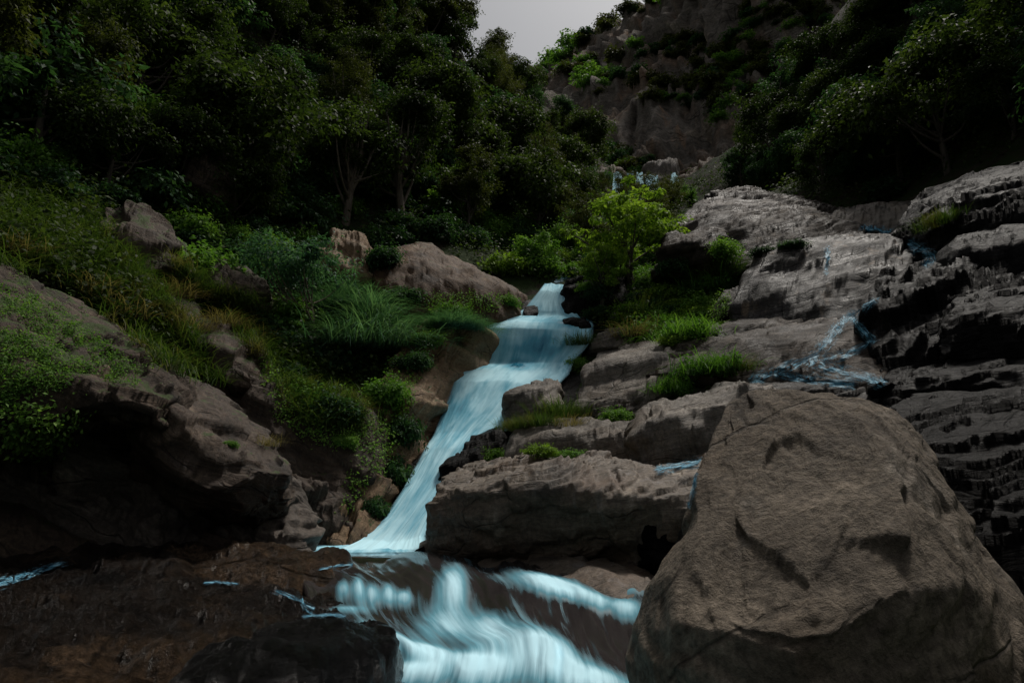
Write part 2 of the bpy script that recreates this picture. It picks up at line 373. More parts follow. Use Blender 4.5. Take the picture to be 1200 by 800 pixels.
def rock(name, label, mat, rows, res=(150, 110), back=(1.5, 0.3, None), group=None, amp=.12, size=1.2, nb='R', s=(.05, 3.0), blk=(.10, .8), sm=.5, kind=None, cat='rock', seed=None, cap=.25, ch=(14, .06), ter=.16, flute=0):
    """rows of surveyed points run from the foot of the front face over the top edge to the rear edge; the stone is closed behind, below and at both ends"""
    seed = seed or (len(ROCKS) + 3)
    nu, nv = res
    W = [np.array([P(*q) for q in r]) for r in rows]
    dep, drop, bot = back
    zmin = min(w[:, 2].min() for w in W) if bot is None else bot
    tail = W[-1] + np.array((0, dep * .55, -drop))
    base = W[-1].copy(); base[:, 1] += dep; base[:, 2] = zmin - .15
    under = W[0].copy(); under[:, 1] += min(dep, 1.2) * .8; under[:, 2] -= .25
    G, _ = loft(W + [tail, base, under, W[0]], nu, nv + 1, sm)
    G = G[:-1]
    for side in (0, 1):
        e = G[:, 0] if side == 0 else G[:, -1]; inn = G[:, 3] if side == 0 else G[:, -4]
        c = e.mean(0); o = c - inn.mean(0); o /= np.linalg.norm(o); rad = np.linalg.norm(e - c, axis=1).mean()
        extra = [c + (e - c) * math.sqrt(1 - h * h) + o * rad * cap * h for h in np.linspace(.12, 1, 14)]
        extra = np.stack(extra, 1)
        G = np.concatenate((extra[:, ::-1], G), 1) if side == 0 else np.concatenate((G, extra), 1)
    N = grid_normals(G, True)
    V, Nf = G.reshape(-1, 3), N.reshape(-1, 3)
    ctr = V.mean(0)
    if (np.einsum('ij,ij->i', V - ctr, Nf).mean()) < 0: Nf = -Nf; flip = True
    else: flip = False
    dd = rock_disp(V, Nf, seed, amp, size, nb, s[0], s[1], blk[0], blk[1]).reshape(G.shape[:2])
    if flute:
        fq = V * np.array((.11, .11, .016)); dd -= (flute * np.exp(-np.abs(fbm(fq, 5, seed + 61)) * 7) + flute * .5 * np.exp(-np.abs(fbm(fq * 2.7 + 9, 4, seed + 62)) * 7)).reshape(dd.shape)
    dd[:, 1:-1] = (dd[:, :-2] + 2 * dd[:, 1:-1] + dd[:, 2:]) / 4
    dd = (np.roll(dd, 1, 0) + 2 * dd + np.roll(dd, -1, 0)) / 4
    V = chisel(V.copy(), seed, ch[0], ch[1], nb)
    V = V + Nf * dd.reshape(-1, 1)
    if ter:
        Nn = grid_normals(V.reshape(G.shape), True).reshape(-1, 3)
        V = terrace(V, Nn, seed, ter, nb)
    F = grid_faces(G.shape[0], G.shape[1], True)
    if flip: F = F[:, ::-1]
    org = np.array((ctr[0], ctr[1], V[:, 2].min()))
    o = link(name, mk_mesh(name, V - org, F, M[mat]), org)
    if kind: tag(o, kind=kind)
    else: tag(o, label, cat, group)
    ROCKS.append(o)
    return o

# the great cliff closing the gorge
rock('cliff', None, 'cliffrock', [
    [(480, 250, 118), (600, 238, 108), (690, 234, 102), (760, 232, 96), (850, 232, 90), (930, 245, 82), (1100, 285, 70), (1350, 330, 60)],
    [(490, 185, 150), (590, 165, 134), (680, 160, 120), (760, 160, 108), (850, 160, 98), (930, 160, 92), (1100, 170, 80), (1350, 190, 68)],
    [(500, 140, 180), (614, 125, 160), (702, 95, 146), (776, 72, 132), (850, 70, 112), (940, 70, 100), (1100, 70, 88), (1350, 70, 76)],
    [(500, 120, 205), (618, 100, 190), (696, 50, 170), (768, 2, 152), (820, -46, 136), (860, -70, 122), (960, -90, 108), (1110, -110, 96), (1350, -130, 84)],
    [(500, 110, 230), (600, 90, 220), (702, 40, 200), (774, -4, 180), (826, -58, 165), (865, -85, 150), (965, -110, 135), (1110, -130, 120), (1350, -150, 110)]],
    res=(380, 300), back=(60, 20, None), amp=2.6, size=18, nb='V', s=(1.0, .2), blk=(2.2, .13), flute=3.2, sm=.4, kind='structure', seed=77)

# big foreground boulder, right
rock('boulder', 'huge pale angular boulder filling the lower right corner', 'pale_boulder', [
    [(752, 880, 6.5), (812, 900, 5.8), (880, 910, 5.45), (980, 910, 5.4), (1080, 900, 5.6), (1190, 880, 6.1), (1275, 850, 7.0)],
    [(744, 742, 6.9), (786, 738, 6.15), (860, 740, 5.6), (970, 745, 5.5), (1080, 750, 5.7), (1170, 760, 6.2), (1240, 760, 7.0)],
    [(758, 690, 7.1), (798, 668, 6.5), (866, 690, 5.75), (965, 690, 5.5), (1060, 690, 5.65), (1130, 690, 6.1), (1205, 705, 7.2)],
    [(800, 630, 7.4), (830, 610, 6.8), (868, 632, 6.0), (960, 640, 5.85), (1055, 640, 6.0), (1105, 640, 6.4), (1162, 650, 7.4)],
    [(818, 568, 7.6), (842, 556, 7.05), (876, 562, 6.45), (945, 575, 6.35), (1030, 572, 6.35), (1078, 574, 6.75), (1128, 590, 7.6)],
    [(834, 508, 7.7), (856, 502, 7.2), (882, 502, 6.75), (945, 506, 6.55), (1010, 518, 6.5), (1052, 540, 6.85), (1098, 550, 7.7)],
    [(848, 474, 8.3), (864, 458, 8.3), (888, 450, 8.2), (935, 455, 8.4), (985, 462, 8.5), (1044, 468, 8.5), (1074, 492, 8.6)],
    [(858, 478, 9.3), (872, 466, 9.4), (896, 459, 9.4), (935, 462, 9.5), (985, 468, 9.5), (1038, 475, 9.5), (1062, 498, 9.4)]],
    res=(420, 400), back=(1.2, .5, -2.0), amp=.05, size=.9, nb='B', s=(.012, 2.6), blk=(.05, 1.3), sm=0.0, cap=.06, ch=(15, .09), ter=0, seed=12)

# rocks beside and below the main fall
rock('boulder', 'broad brown layered rock overhanging the pool right of the main fall', 'brown', [
    [(504, 660, 16.2), (545, 668, 15.4), (620, 672, 14.8), (700, 680, 13.8), (760, 690, 13), (835, 700, 12.3)],
    [(500, 630, 15.1), (545, 630, 14.3), (610, 632, 13.8), (700, 640, 13.4), (770, 650, 12.8), (838, 650, 12.2)],
    [(508, 590, 15.2), (550, 580, 14.1), (620, 578, 13.3), (700, 580, 12.8), (770, 588, 12.5), (838, 592, 12)],
    [(520, 566, 15.8), (555, 553, 14.9), (620, 549, 14.2), (700, 553, 13.7), (770, 558, 13.3), (838, 558, 12.8)],
    [(545, 545, 17.4), (580, 537, 17), (630, 534, 16.5), (700, 536, 16), (770, 542, 15.5), (838, 540, 15)]],
    res=(340, 240), back=(2, .4, -.8), amp=.16, size=1.3, s=(.05, 3.2), blk=(.11, .9), cap=.12, ter=.10, ch=(20, .045))
rock('rock', 'low brown ledge in the water under the broad layered rock', 'brown', [
    [(470, 700, 13.4), (560, 705, 12.6), (650, 705, 11.6), (755, 712, 10.6)],
    [(560, 662, 13.8), (610, 658, 13.2), (670, 664, 12.3), (755, 688, 11)],
    [(580, 652, 15), (640, 645, 14.6), (700, 652, 13.8), (760, 668, 12.8)]],
    res=(170, 80), back=(1.5, .3, -1.2), amp=.1, size=.9, s=(.04, 3), blk=(.06, .8))
rock('rock', 'flat grey slab lying on top of the broad layered rock', 'grey', [
    [(592, 548, 18), (680, 548, 17.4), (765, 548, 16.8)],
    [(600, 512, 18.3), (680, 508, 17.7), (760, 506, 17.1)],
    [(622, 496, 20.3), (690, 491, 20), (756, 494, 19.5)]],
    res=(170, 80), amp=.08, s=(.09, 3.4), blk=(.1, .8), cap=.09)
rock('rock', 'small tan rock at the right edge of the main fall', 'grey', [
    [(596, 494, 21.2), (625, 500, 20.6), (655, 494, 20.6)], [(597, 468, 21.2), (620, 466, 20.8), (652, 464, 21)],
    [(606, 452, 22), (625, 447, 22.2), (650, 449, 22.4)]], res=(80, 70), back=(1.2, .3, None), amp=.1, size=.8, blk=(.1, 1))
rock('rock', 'long pale layered slab above the small tan rock', 'grey', [
    [(668, 488, 21), (750, 482, 20), (850, 465, 19.4), (905, 455, 18.6)],
    [(688, 436, 22), (740, 428, 21.2), (820, 417, 20.6), (895, 410, 20)],
    [(704, 408, 25.5), (740, 400, 25), (800, 391, 24.4), (895, 386, 23)]],
    res=(230, 120), amp=.12, s=(.16, 2.2), blk=(.12, .6), cap=.09)
rock('rock', 'dark blocky rock between the flat slab and the pale boulder', 'grey', [
    [(752, 560, 15.9), (830, 570, 15), (905, 570, 14.2)],
    [(750, 488, 16.3), (825, 470, 15.5), (905, 468, 14.8)],
    [(762, 470, 18), (830, 453, 18), (905, 450, 17.4)]], res=(150, 120), amp=.13, s=(.09, 2.6), blk=(.2, .8), cap=.12)
rock('rock', 'wet rock ledge squeezed behind the left edge of the pale boulder', 'dark', [
    [(760, 660, 12.4), (820, 665, 11.8), (880, 665, 11)], [(765, 600, 12.9), (815, 590, 12.6), (880, 590, 12)],
    [(770, 560, 14.6), (815, 552, 14.2), (880, 545, 13.6)]], res=(100, 80), amp=.1, s=(.06, 3), blk=(.12, 1))
rock('rock', 'long smooth slab sloping down below the streaked rock face', 'greydark', [
    [(765, 440, 20.6), (850, 446, 19), (950, 456, 17.4), (1050, 466, 16.2)],
    [(800, 408, 21.5), (870, 396, 20.4), (960, 390, 19.4), (1050, 386, 18.4)],
    [(822, 388, 23.6), (880, 374, 23), (960, 370, 22.2), (1050, 358, 21)]], res=(230, 120), amp=.14, s=(.14, 2.2), blk=(.1, .55), cap=.15, ter=.2)
rock('rock', 'tall streaked rock face with pale run-off stains', 'streaked', [
    [(858, 392, 22.6), (930, 390, 21.6), (1000, 388, 20.6), (1050, 384, 20)],
    [(866, 335, 23.6), (930, 330, 22.8), (1000, 325, 22), (1058, 322, 21.2)],
    [(888, 300, 25), (950, 288, 24.6), (1010, 285, 24), (1060, 286, 23)],
    [(895, 290, 28), (950, 281, 27.5), (1010, 275, 27), (1066, 274, 26)]], res=(220, 130), amp=.13, s=(.05, 1.8), blk=(.12, .5), cap=.12, sm=.35)
rock('rock', 'domed slab at the top of the right bank below the cliff', 'greydark', [
    [(770, 315, 31), (850, 312, 29.5), (930, 302, 28.6), (1015, 296, 28)],
    [(788, 268, 33), (850, 252, 32.4), (930, 258, 31.2), (1012, 266, 30)],
    [(830, 228, 40), (875, 217, 41), (950, 235, 38), (1012, 250, 35)]], res=(320, 220), back=(3, .5, None), amp=.3, size=2.2, s=(.06, 1.1), blk=(.16, .45), cap=.1, ter=.22, ch=(10, .04))
rock('rock', 'jutting ledge with a dark hollow under it beside the bright tree', 'greydark', [
    [(778, 318, 28.6), (830, 312, 28)], [(780, 292, 28), (815, 290, 27.4), (842, 290, 27.6)], [(786, 270, 29.5), (815, 264, 30), (845, 268, 30)]],
    res=(80, 70), amp=.15, s=(.1, 2), blk=(.15, .7))
rock('rock', 'pale flat stone behind the blue run-off at the head of the right bank', 'grey', [
    [(975, 272, 31), (1062, 270, 28.6)], [(980, 250, 32), (1062, 248, 30)], [(990, 238, 35.5), (1062, 235, 33.5)]], res=(110, 60), amp=.15, s=(.1, 2), blk=(.15, .6))
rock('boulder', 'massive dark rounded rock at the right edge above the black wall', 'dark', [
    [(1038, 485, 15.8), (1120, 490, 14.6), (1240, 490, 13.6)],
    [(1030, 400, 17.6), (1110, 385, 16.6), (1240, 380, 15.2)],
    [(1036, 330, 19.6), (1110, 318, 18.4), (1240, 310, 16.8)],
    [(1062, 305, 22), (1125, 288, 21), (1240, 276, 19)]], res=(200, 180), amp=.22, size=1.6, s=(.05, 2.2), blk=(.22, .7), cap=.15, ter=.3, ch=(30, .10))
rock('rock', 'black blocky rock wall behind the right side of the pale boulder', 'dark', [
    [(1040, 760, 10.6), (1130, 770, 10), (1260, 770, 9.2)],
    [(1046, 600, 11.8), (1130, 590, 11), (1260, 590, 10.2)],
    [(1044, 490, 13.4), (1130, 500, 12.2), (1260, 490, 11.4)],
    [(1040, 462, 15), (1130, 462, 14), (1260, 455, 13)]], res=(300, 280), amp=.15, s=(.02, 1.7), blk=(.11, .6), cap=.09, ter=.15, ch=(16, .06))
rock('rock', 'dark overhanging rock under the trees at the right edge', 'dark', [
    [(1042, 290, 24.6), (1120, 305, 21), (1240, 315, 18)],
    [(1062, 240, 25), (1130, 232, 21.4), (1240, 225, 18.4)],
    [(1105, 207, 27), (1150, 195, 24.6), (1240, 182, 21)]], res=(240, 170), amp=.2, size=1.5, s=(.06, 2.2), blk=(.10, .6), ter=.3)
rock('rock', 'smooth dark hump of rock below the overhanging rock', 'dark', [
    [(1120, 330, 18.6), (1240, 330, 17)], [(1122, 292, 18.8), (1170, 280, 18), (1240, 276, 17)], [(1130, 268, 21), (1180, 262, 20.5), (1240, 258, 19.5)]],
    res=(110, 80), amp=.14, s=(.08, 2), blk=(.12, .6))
rock('rock', 'black rock with dripping moss at the head of the main fall', 'dark', [
    [(668, 380, 28.4), (695, 386, 27.8), (724, 384, 27.6)], [(666, 345, 29.5), (695, 342, 28.9), (726, 342, 28.6)],
    [(672, 322, 31.2), (695, 314, 31.2), (726, 318, 31)]], res=(100, 90), back=(1.5, .4, None), amp=.2, s=(.08, 2), blk=(.16, .8))
for lab, m_, rw in (
    ('thin dark slab wedged under the blue run-off', 'streaked', [[(870, 478, 17.2), (960, 482, 16.6), (1050, 484, 15.8)], [(878, 456, 17.6), (960, 456, 17), (1048, 462, 16.2)], [(884, 448, 18.6), (960, 446, 18.2), (1046, 450, 17.4)]]),
    ('tilted dark slab between the long smooth slab and the streaked rock face', 'greydark', [[(800, 410, 21.8), (870, 398, 21.4), (960, 392, 20.8)], [(808, 392, 22.2), (872, 378, 22), (958, 372, 21.4)], [(820, 384, 23.4), (880, 370, 23.4), (958, 364, 22.8)]]),
    ('narrow grey shelf at the foot of the long pale layered slab', 'greydark', [[(690, 492, 20.4), (750, 488, 19.8), (800, 480, 19.2)], [(696, 472, 20.8), (750, 468, 20.2), (800, 462, 19.6)], [(704, 462, 22), (750, 458, 21.6), (802, 452, 21)]]),
    ('broken brown stone on the grassy slope under the bright tree', 'grey', [[(696, 408, 25.4), (740, 404, 25)], [(702, 392, 25.8), (738, 388, 25.4)], [(708, 384, 26.6), (736, 380, 26.4)]]),
    ('grey stone step right of the grassy clumps', 'greydark', [[(842, 372, 24.2), (880, 366, 23.6)], [(846, 350, 24.6), (882, 344, 24)], [(852, 338, 26), (884, 332, 25.6)]]),
    ('stepped dark slab at the left foot of the domed slab', 'greydark', [[(850, 322, 28), (920, 312, 27.4), (1000, 304, 26.8)], [(856, 304, 28.4), (920, 294, 27.8), (1000, 286, 27.2)], [(864, 292, 30), (920, 284, 29.6), (1000, 276, 29)]]),
    ('brown wet block under the right end of the broad layered rock', 'streaked', [[(800, 640, 12), (850, 640, 11.4)], [(800, 600, 12.3), (850, 590, 11.8)], [(806, 578, 13.2), (850, 570, 12.8)]]),
    ('angular black stone leaning on the massive dark rock', 'dark', [[(1120, 420, 15.6), (1200, 420, 14.8)], [(1122, 372, 15.8), (1200, 362, 15)], [(1130, 350, 17), (1200, 342, 16.4)]]),
    ('long black ledge low on the massive dark rock', 'dark', [[(1040, 480, 15.4), (1130, 478, 14.4), (1230, 470, 13.4)], [(1044, 446, 15.7), (1130, 440, 14.7), (1230, 430, 13.8)], [(1050, 432, 16.8), (1130, 424, 16), (1230, 414, 15)]])):
    rock('rock', lab, m_, rw, res=(200, 110), back=(1.0, .3, None), amp=.1, s=(.06, 2.6), blk=(.08, .8), ter=.14)
# left of the fall
rock('boulder', 'rounded brown rock crowning the left side of the main fall', 'rusty', [
    [(420, 378, 26), (500, 365, 26.4), (556, 380, 26.6), (606, 370, 28.8)],
    [(428, 328, 27), (500, 318, 27.2), (556, 332, 27.2), (604, 342, 29)],
    [(436, 300, 29), (490, 294, 29.5), (556, 304, 29.8), (602, 324, 31)],
    [(440, 296, 31), (490, 289, 32), (560, 299, 32), (612, 320, 33)]], res=(210, 130), amp=.45, size=2.0, nb='L', s=(.05, 1.6), blk=(.10, .5), cap=.2, ter=0, ch=(16, .14))
rock('rock', 'tan mossy rock wall along the left edge of the main fall', 'tan', [
    [(372, 660, 17.0), (396, 655, 16.9), (418, 640, 17.3)],
    [(385, 565, 18.6), (435, 575, 18.5), (456, 575, 18.9)],
    [(430, 480, 21), (475, 478, 21.1), (502, 490, 21.6)],
    [(470, 415, 23.4), (508, 404, 24.2), (538, 412, 25)],
    [(498, 380, 25.6), (545, 366, 26.6), (576, 372, 27.4)],
    [(520, 366, 27.5), (550, 356, 28.5), (580, 360, 29.4)]], res=(130, 260), back=(1.6, .6, None), amp=.3, size=1.6, nb='L', s=(.12, 1.6), blk=(.3, .6), cap=.12)
rock('boulder', 'moss covered outcrop overhanging the dark hollow at the left edge', 'leftmoss', [
    [(-140, 560, 12.4), (30, 530, 13), (100, 505, 13.2), (160, 500, 13.4), (210, 520, 13.7)],
    [(-140, 520, 10.2), (30, 502, 10.8), (95, 476, 11.1), (155, 470, 11.7), (206, 500, 12.4)],
    [(-140, 430, 10.4), (30, 415, 11), (100, 408, 11.6), (165, 425, 12.2), (212, 468, 12.8)],
    [(-140, 330, 12), (0, 332, 12.8), (70, 360, 13.2), (140, 402, 13.6), (216, 452, 14)],
    [(-140, 310, 14), (0, 318, 14.5), (75, 345, 14.8), (150, 390, 15), (225, 448, 15.2)]], res=(300, 240), back=(1.5, .3, None), amp=.25, size=1.5, nb='L', s=(.05, 2.2), blk=(.12, .6), cap=.12, ter=.2)
rock('boulder', 'snout shaped rock with mossy hollows jutting over the hollow', 'left', [
    [(160, 570, 13.8), (225, 598, 13.7), (285, 604, 14), (318, 590, 14.5)],
    [(158, 510, 12.5), (215, 560, 12.5), (272, 586, 12.9), (326, 566, 13.7)],
    [(172, 474, 12.6), (222, 500, 12.8), (276, 526, 13.2), (331, 548, 13.9)],
    [(192, 456, 13.6), (232, 464, 14), (282, 492, 14.4), (328, 536, 14.9)],
    [(200, 452, 15), (240, 460, 15.2), (288, 488, 15.4), (330, 534, 15.6)]], res=(200, 170), back=(1.2, .3, None), amp=.16, size=.9, nb='L', s=(.05, 3.2), blk=(.12, .9), cap=.15, ter=.13)
rock('rock', 'dark layered back wall of the hollow beside the pool', 'cave', [
    [(-140, 680, 11.5), (60, 672, 12.3), (160, 668, 13.1), (260, 660, 14.5), (330, 655, 15.1)],
    [(-140, 600, 11.9), (60, 600, 12.7), (160, 590, 13.5), (260, 600, 14.9), (330, 600, 15.5)],
    [(-140, 520, 12.9), (60, 500, 13.5), (150, 490, 14.1), (250, 540, 15.5), (330, 560, 16.1)]], res=(240, 150), amp=.3, size=1.3, nb='L', s=(.16, 1.8), blk=(.4, .6))
rock('rock', 'pale wedge of rock lying at the far left waterline', 'left', [
    [(-80, 665, 12.2), (0, 662, 12.6), (66, 654, 13)], [(-80, 630, 12.4), (0, 634, 12.8), (62, 648, 13.1)], [(-80, 610, 13.4), (0, 618, 13.8), (60, 642, 13.8)]],
    res=(90, 60), amp=.08, nb='L', s=(.05, 3), blk=(.1, 1))
rock('rock', 'long layered slab sloping down to the foot of the main fall', 'left', [
    [(285, 660, 15.9), (350, 662, 16.4), (412, 655, 17.1)],
    [(292, 580, 16.3), (350, 575, 17), (418, 585, 18)],
    [(262, 490, 17.2), (330, 500, 18), (428, 515, 19.2)],
    [(238, 448, 18), (320, 450, 19), (432, 470, 20.4)]], res=(190, 200), amp=.2, size=1.4, nb='L', s=(.16, 2.0), blk=(.25, .6))
rock('rock', 'upright brown rock standing under the snout shaped rock', 'left', [
    [(292, 655, 15.2), (325, 656, 15.3), (352, 652, 15.8)], [(298, 612, 15.1), (325, 606, 15.2), (352, 618, 15.8)], [(306, 588, 15.7), (325, 580, 16), (345, 594, 16.2)]],
    res=(80, 90), back=(.8, .3, None), amp=.1, size=.7, nb='L', s=(.06, 3), blk=(.14, 1.2))
rock('rock', 'small oval rock sitting on the pool edge', 'left', [
    [(228, 655, 14.4), (262, 658, 14.2), (300, 652, 14.4)], [(230, 640, 14.5), (262, 634, 14.3), (299, 632, 14.5)], [(238, 632, 15), (264, 621, 15.1), (294, 616, 15.1)]],
    res=(80, 60), back=(.6, .2, None), amp=.08, size=.6, nb='L', s=(.03, 4), blk=(.1, 1.3))
rock('rock', 'square layered block fringed with dry grass in the left bank', 'leftmoss', [
    [(212, 428, 17.6), (252, 446, 17.6), (296, 455, 18)], [(214, 398, 17.8), (252, 408, 17.8), (294, 428, 18.1)], [(222, 380, 19.6), (255, 378, 20), (296, 392, 20.2)]],
    res=(110, 90), amp=.1, size=.9, nb='L', s=(.14, 2.4), blk=(.15, .8))
rock('rock', 'cracked rock face leaning under the forest on the left bank', 'leftmoss', [
    [(112, 305, 19), (155, 322, 19), (196, 312, 19.6)], [(122, 270, 19.6), (160, 272, 19.6), (194, 288, 20)], [(132, 244, 21), (165, 238, 21.6), (195, 262, 21.6)]],
    res=(100, 90), amp=.14, size=1, nb='L', s=(.12, 2.4), blk=(.2, .8))
rock('rock', 'long bare rock strip running down the grassy left bank', 'leftmoss', [
    [(136, 330, 18.4), (180, 372, 18), (222, 408, 17.8)], [(146, 318, 18.6), (190, 350, 18.4), (226, 388, 18.2)], [(152, 304, 19.8), (196, 328, 19.8), (222, 362, 19.6)]],
    res=(100, 60), amp=.1, size=.9, nb='L', s=(.08, 2.8), blk=(.12, .9))
rock('rock', 'brown wedge of rock in front of the shadowed gap on the left bank', 'leftmoss', [
    [(240, 345, 21), (275, 358, 21), (298, 350, 21.6)], [(244, 318, 21.4), (275, 322, 21.4), (298, 334, 21.8)], [(250, 302, 23), (275, 304, 23.4), (298, 316, 23.4)]],
    res=(70, 60), amp=.1, size=.9, nb='L', s=(.08, 2.8), blk=(.15, .9))
rock('rock', 'pale pointed rock showing between the trees of the left forest', 'left', [
    [(212, 210, 25.5), (240, 218, 25.4), (264, 210, 26)], [(226, 178, 26), (245, 172, 26), (262, 188, 26.4)], [(236, 154, 27.4), (246, 148, 27.6), (258, 165, 27.6)]],
    res=(70, 70), amp=.12, size=.9, nb='L', s=(.08, 2.4), blk=(.2, .8))
rock('rock', 'small tan rock half hidden in the shrubs left of the crowning rock', 'tan', [
    [(378, 320, 27), (422, 322, 27)], [(384, 290, 27.4), (422, 288, 27.4)], [(392, 270, 29), (420, 268, 29)]], res=(60, 60), amp=.14, nb='L', s=(.06, 2), blk=(.2, .8))
for lab, rw in (('slanting brown slab low in the hollow at the left edge', [[(-60, 668, 11.6), (30, 664, 12.0), (110, 662, 12.6)], [(-60, 610, 11.7), (30, 622, 12.1), (108, 645, 12.7)], [(-60, 575, 12.4), (30, 596, 12.8), (100, 632, 13.2)]]),
                ('cracked slab at the back of the hollow beside the upright brown rock', [[(150, 662, 13.4), (220, 660, 13.9), (285, 656, 14.5)], [(152, 625, 13.5), (220, 628, 14), (284, 635, 14.6)], [(160, 604, 14.2), (220, 610, 14.6), (280, 622, 15.1)]])):
    rock('rock', lab, 'left', rw, res=(140, 80), back=(.8, .3, None), amp=.12, size=.9, nb='L', s=(.06, 3), blk=(.12, 1), ter=.12)
# foreground water rocks
rock('rock', 'broad wet brown river slab across the lower left corner', 'wetbrown', [
    [(-260, 900, 3.0), (0, 900, 3.6), (200, 900, 4.4), (320, 870, 5.6), (380, 860, 6.2)],
    [(-200, 790, 5.0), (0, 800, 6.2), (200, 800, 6.8), (320, 790, 7.4), (385, 785, 8.0)],
    [(-160, 730, 7.0), (40, 735, 7.8), (200, 728, 8.6), (320, 735, 9.1), (392, 738, 9.7)],
    [(-120, 690, 9.0), (70, 688, 10.2), (200, 682, 10.8), (320, 686, 11.2), (385, 692, 11.7)],
    [(-100, 672, 10.6), (100, 650, 12.6), (220, 645, 13), (320, 644, 13.2), (400, 652, 13.5)],
    [(-100, 672, 11.6), (100, 652, 13.2), (220, 648, 13.9), (320, 648, 14.2), (400, 656, 14.2)]],
    res=(420, 300), back=(.8, .3, -1.4), amp=.30, size=.7, nb='B', s=(.02, 5), blk=(.075, 1.8), cap=.1, ter=.06, ch=(0, .05))
rock('boulder', 'glossy black wet boulder at the bottom left of the rapids', 'wetblack', [
    [(175, 860, 5.6), (280, 870, 5.6), (380, 850, 6.0), (448, 810, 6.8)],
    [(195, 800, 6.2), (285, 790, 6.0), (380, 785, 6.2), (452, 775, 7.0)],
    [(235, 768, 6.9), (305, 752, 6.8), (385, 740, 6.9), (458, 748, 7.3)],
    [(260, 758, 7.6), (320, 740, 7.8), (395, 726, 7.8), (450, 732, 7.9)]], res=(220, 150), back=(.9, .35, -1.4), amp=.14, size=.7, nb='B', s=(.02, 5), blk=(.05, 1.6), cap=.15, ter=0, ch=(10, .04))
# stones framing the distant upper fall
for k, (lab, rw) in enumerate((
    ('brown dome of rock on the left lip of the distant upper fall', [[(686, 240, 88), (728, 242, 87)], [(688, 212, 89), (726, 210, 88)], [(694, 193, 92), (722, 192, 92)]]),
    ('dark pointed rock on the right lip of the distant upper fall', [[(752, 240, 86), (802, 240, 84)], [(756, 212, 87), (800, 210, 85)], [(764, 188, 90), (792, 186, 90)]]),
    ('rust stained cliff foot right of the distant upper fall', [[(796, 250, 80), (850, 250, 76)], [(800, 214, 82), (850, 212, 78)], [(808, 190, 86), (846, 190, 84)]]),
    ('rock step under the distant upper fall', [[(690, 268, 80), (765, 266, 78), (830, 262, 74)], [(695, 238, 84), (765, 236, 82), (828, 238, 78)], [(700, 222, 87.5), (765, 222, 86), (826, 226, 83)]]))):
    rock('rock', lab, 'rusty' if k != 1 else 'grey', rw, res=(70, 60), back=(6, 1, None), amp=.6, size=4, s=(.3, .6), blk=(.8, .25))

# ------------------------------------------------------------------ water
def water_mat(name, deep, foam, lo, hi, rough=0.35, streak=(7.0, 0.35), clear=0.0, con=2.0):
    """long smooth threads of falling water: foam share from the mesh ('foam'), threads along the flow from the UV map, open edges from 'cover'"""
    n = NT(name)
    uv = n.add('TexCoord').outputs['UV']
    tier = n.math('MULTIPLY', n.add('Attribute', attribute_name='tier').outputs['Fac'], 1.3)
    sx = n.add('SeparateXYZ', {0: uv})
    uv = n.add('CombineXYZ', {0: sx.outputs[0], 1: sx.outputs[1], 2: tier}).outputs[0]
    s1 = n.add('Mapping', {'Vector': uv, 'Scale': (streak[0], streak[1], 1)}).outputs[0]
    s2 = n.add('Mapping', {'Vector': uv, 'Scale': (streak[0] * 3.1, streak[1] * 1.3, 1)}).outputs[0]
    a = n.noise(s1, 1.0, 5, 0.55, 0.4); b = n.noise(s2, 1.0, 4, 0.6)
    soft = n.noise(uv, 0.7, 3)
    th = n.math('ADD', n.math('MULTIPLY', a, 0.55), n.math('MULTIPLY', b, 0.3))
    th = n.math('ADD', th, n.math('MULTIPLY', soft, 0.25))
    fo = n.add('Attribute', attribute_name='foam').outputs['Fac']
    f = n.math('ADD', n.math('MULTIPLY', n.math('SUBTRACT', th, 0.55), con), fo, clamp=True)
    col = n.ramp(f, ((0.0, deep), (lo, tuple(x * .55 + y * .45 for x, y in zip(deep, (.22, .62, .78)))), (hi, foam)))
    bp = n.add('Bump', {'Height': th, 'Strength': 0.2, 'Distance': 0.08}).outputs[0]
    rg = n.ramp(f, ((0.0, rough * .5), (0.5, 0.95)))
    bs = n.add('BsdfPrincipled', {'Base Color': col, 'Roughness': rg, 'Normal': bp, 'Specular IOR Level': n.ramp(f, ((0.0, .4), (.5, .06)))})
    cv = n.add('Attribute', attribute_name='cover').outputs['Fac']
    al = n.math('ADD', n.math('MULTIPLY', cv, 2.0), n.math('MULTIPLY', n.math('SUBTRACT', th, 0.55), 1.8))
    al = n.math('SUBTRACT', al, clear, clamp=True)
    mx = n.add('MixShader', {0: al, 1: n.add('BsdfTransparent').outputs[0], 2: bs.outputs[0]})
    return n.out(mx.outputs[0])
FOAM = (.56, .87, .97)
M['fall'] = water_mat('falling water', (.02, .17, .27), FOAM, .36, .95, streak=(3.2, .16), con=1.9)  # the deep teal paints the shaded water between the bright threads
M['rapid'] = water_mat('rapids water', (.028, .024, .024), (.56, .86, .97), .45, 1.2, rough=.3, streak=(4.5, .3), con=1.7)
n = NT('trickling water')
uv = n.add('TexCoord').outputs['UV']
pt = n.noise(n.add('Mapping', {'Vector': uv, 'Scale': (1.0, .45, 1)}).outputs[0], 5.0, 5, .62, .8)
pf = n.noise(n.add('Mapping', {'Vector': uv, 'Scale': (1.0, .3, 1)}).outputs[0], 16.0, 4, .6)
cv = n.add('Attribute', attribute_name='cover').outputs['Fac']
pm = n.math('ADD', n.math('MULTIPLY', pt, .75), n.math('MULTIPLY', pf, .35))
al = n.ramp(n.math('ADD', pm, n.math('MULTIPLY', n.math('SUBTRACT', cv, 1.0), .34)), ((.38, 0.0), (.60, .9)))
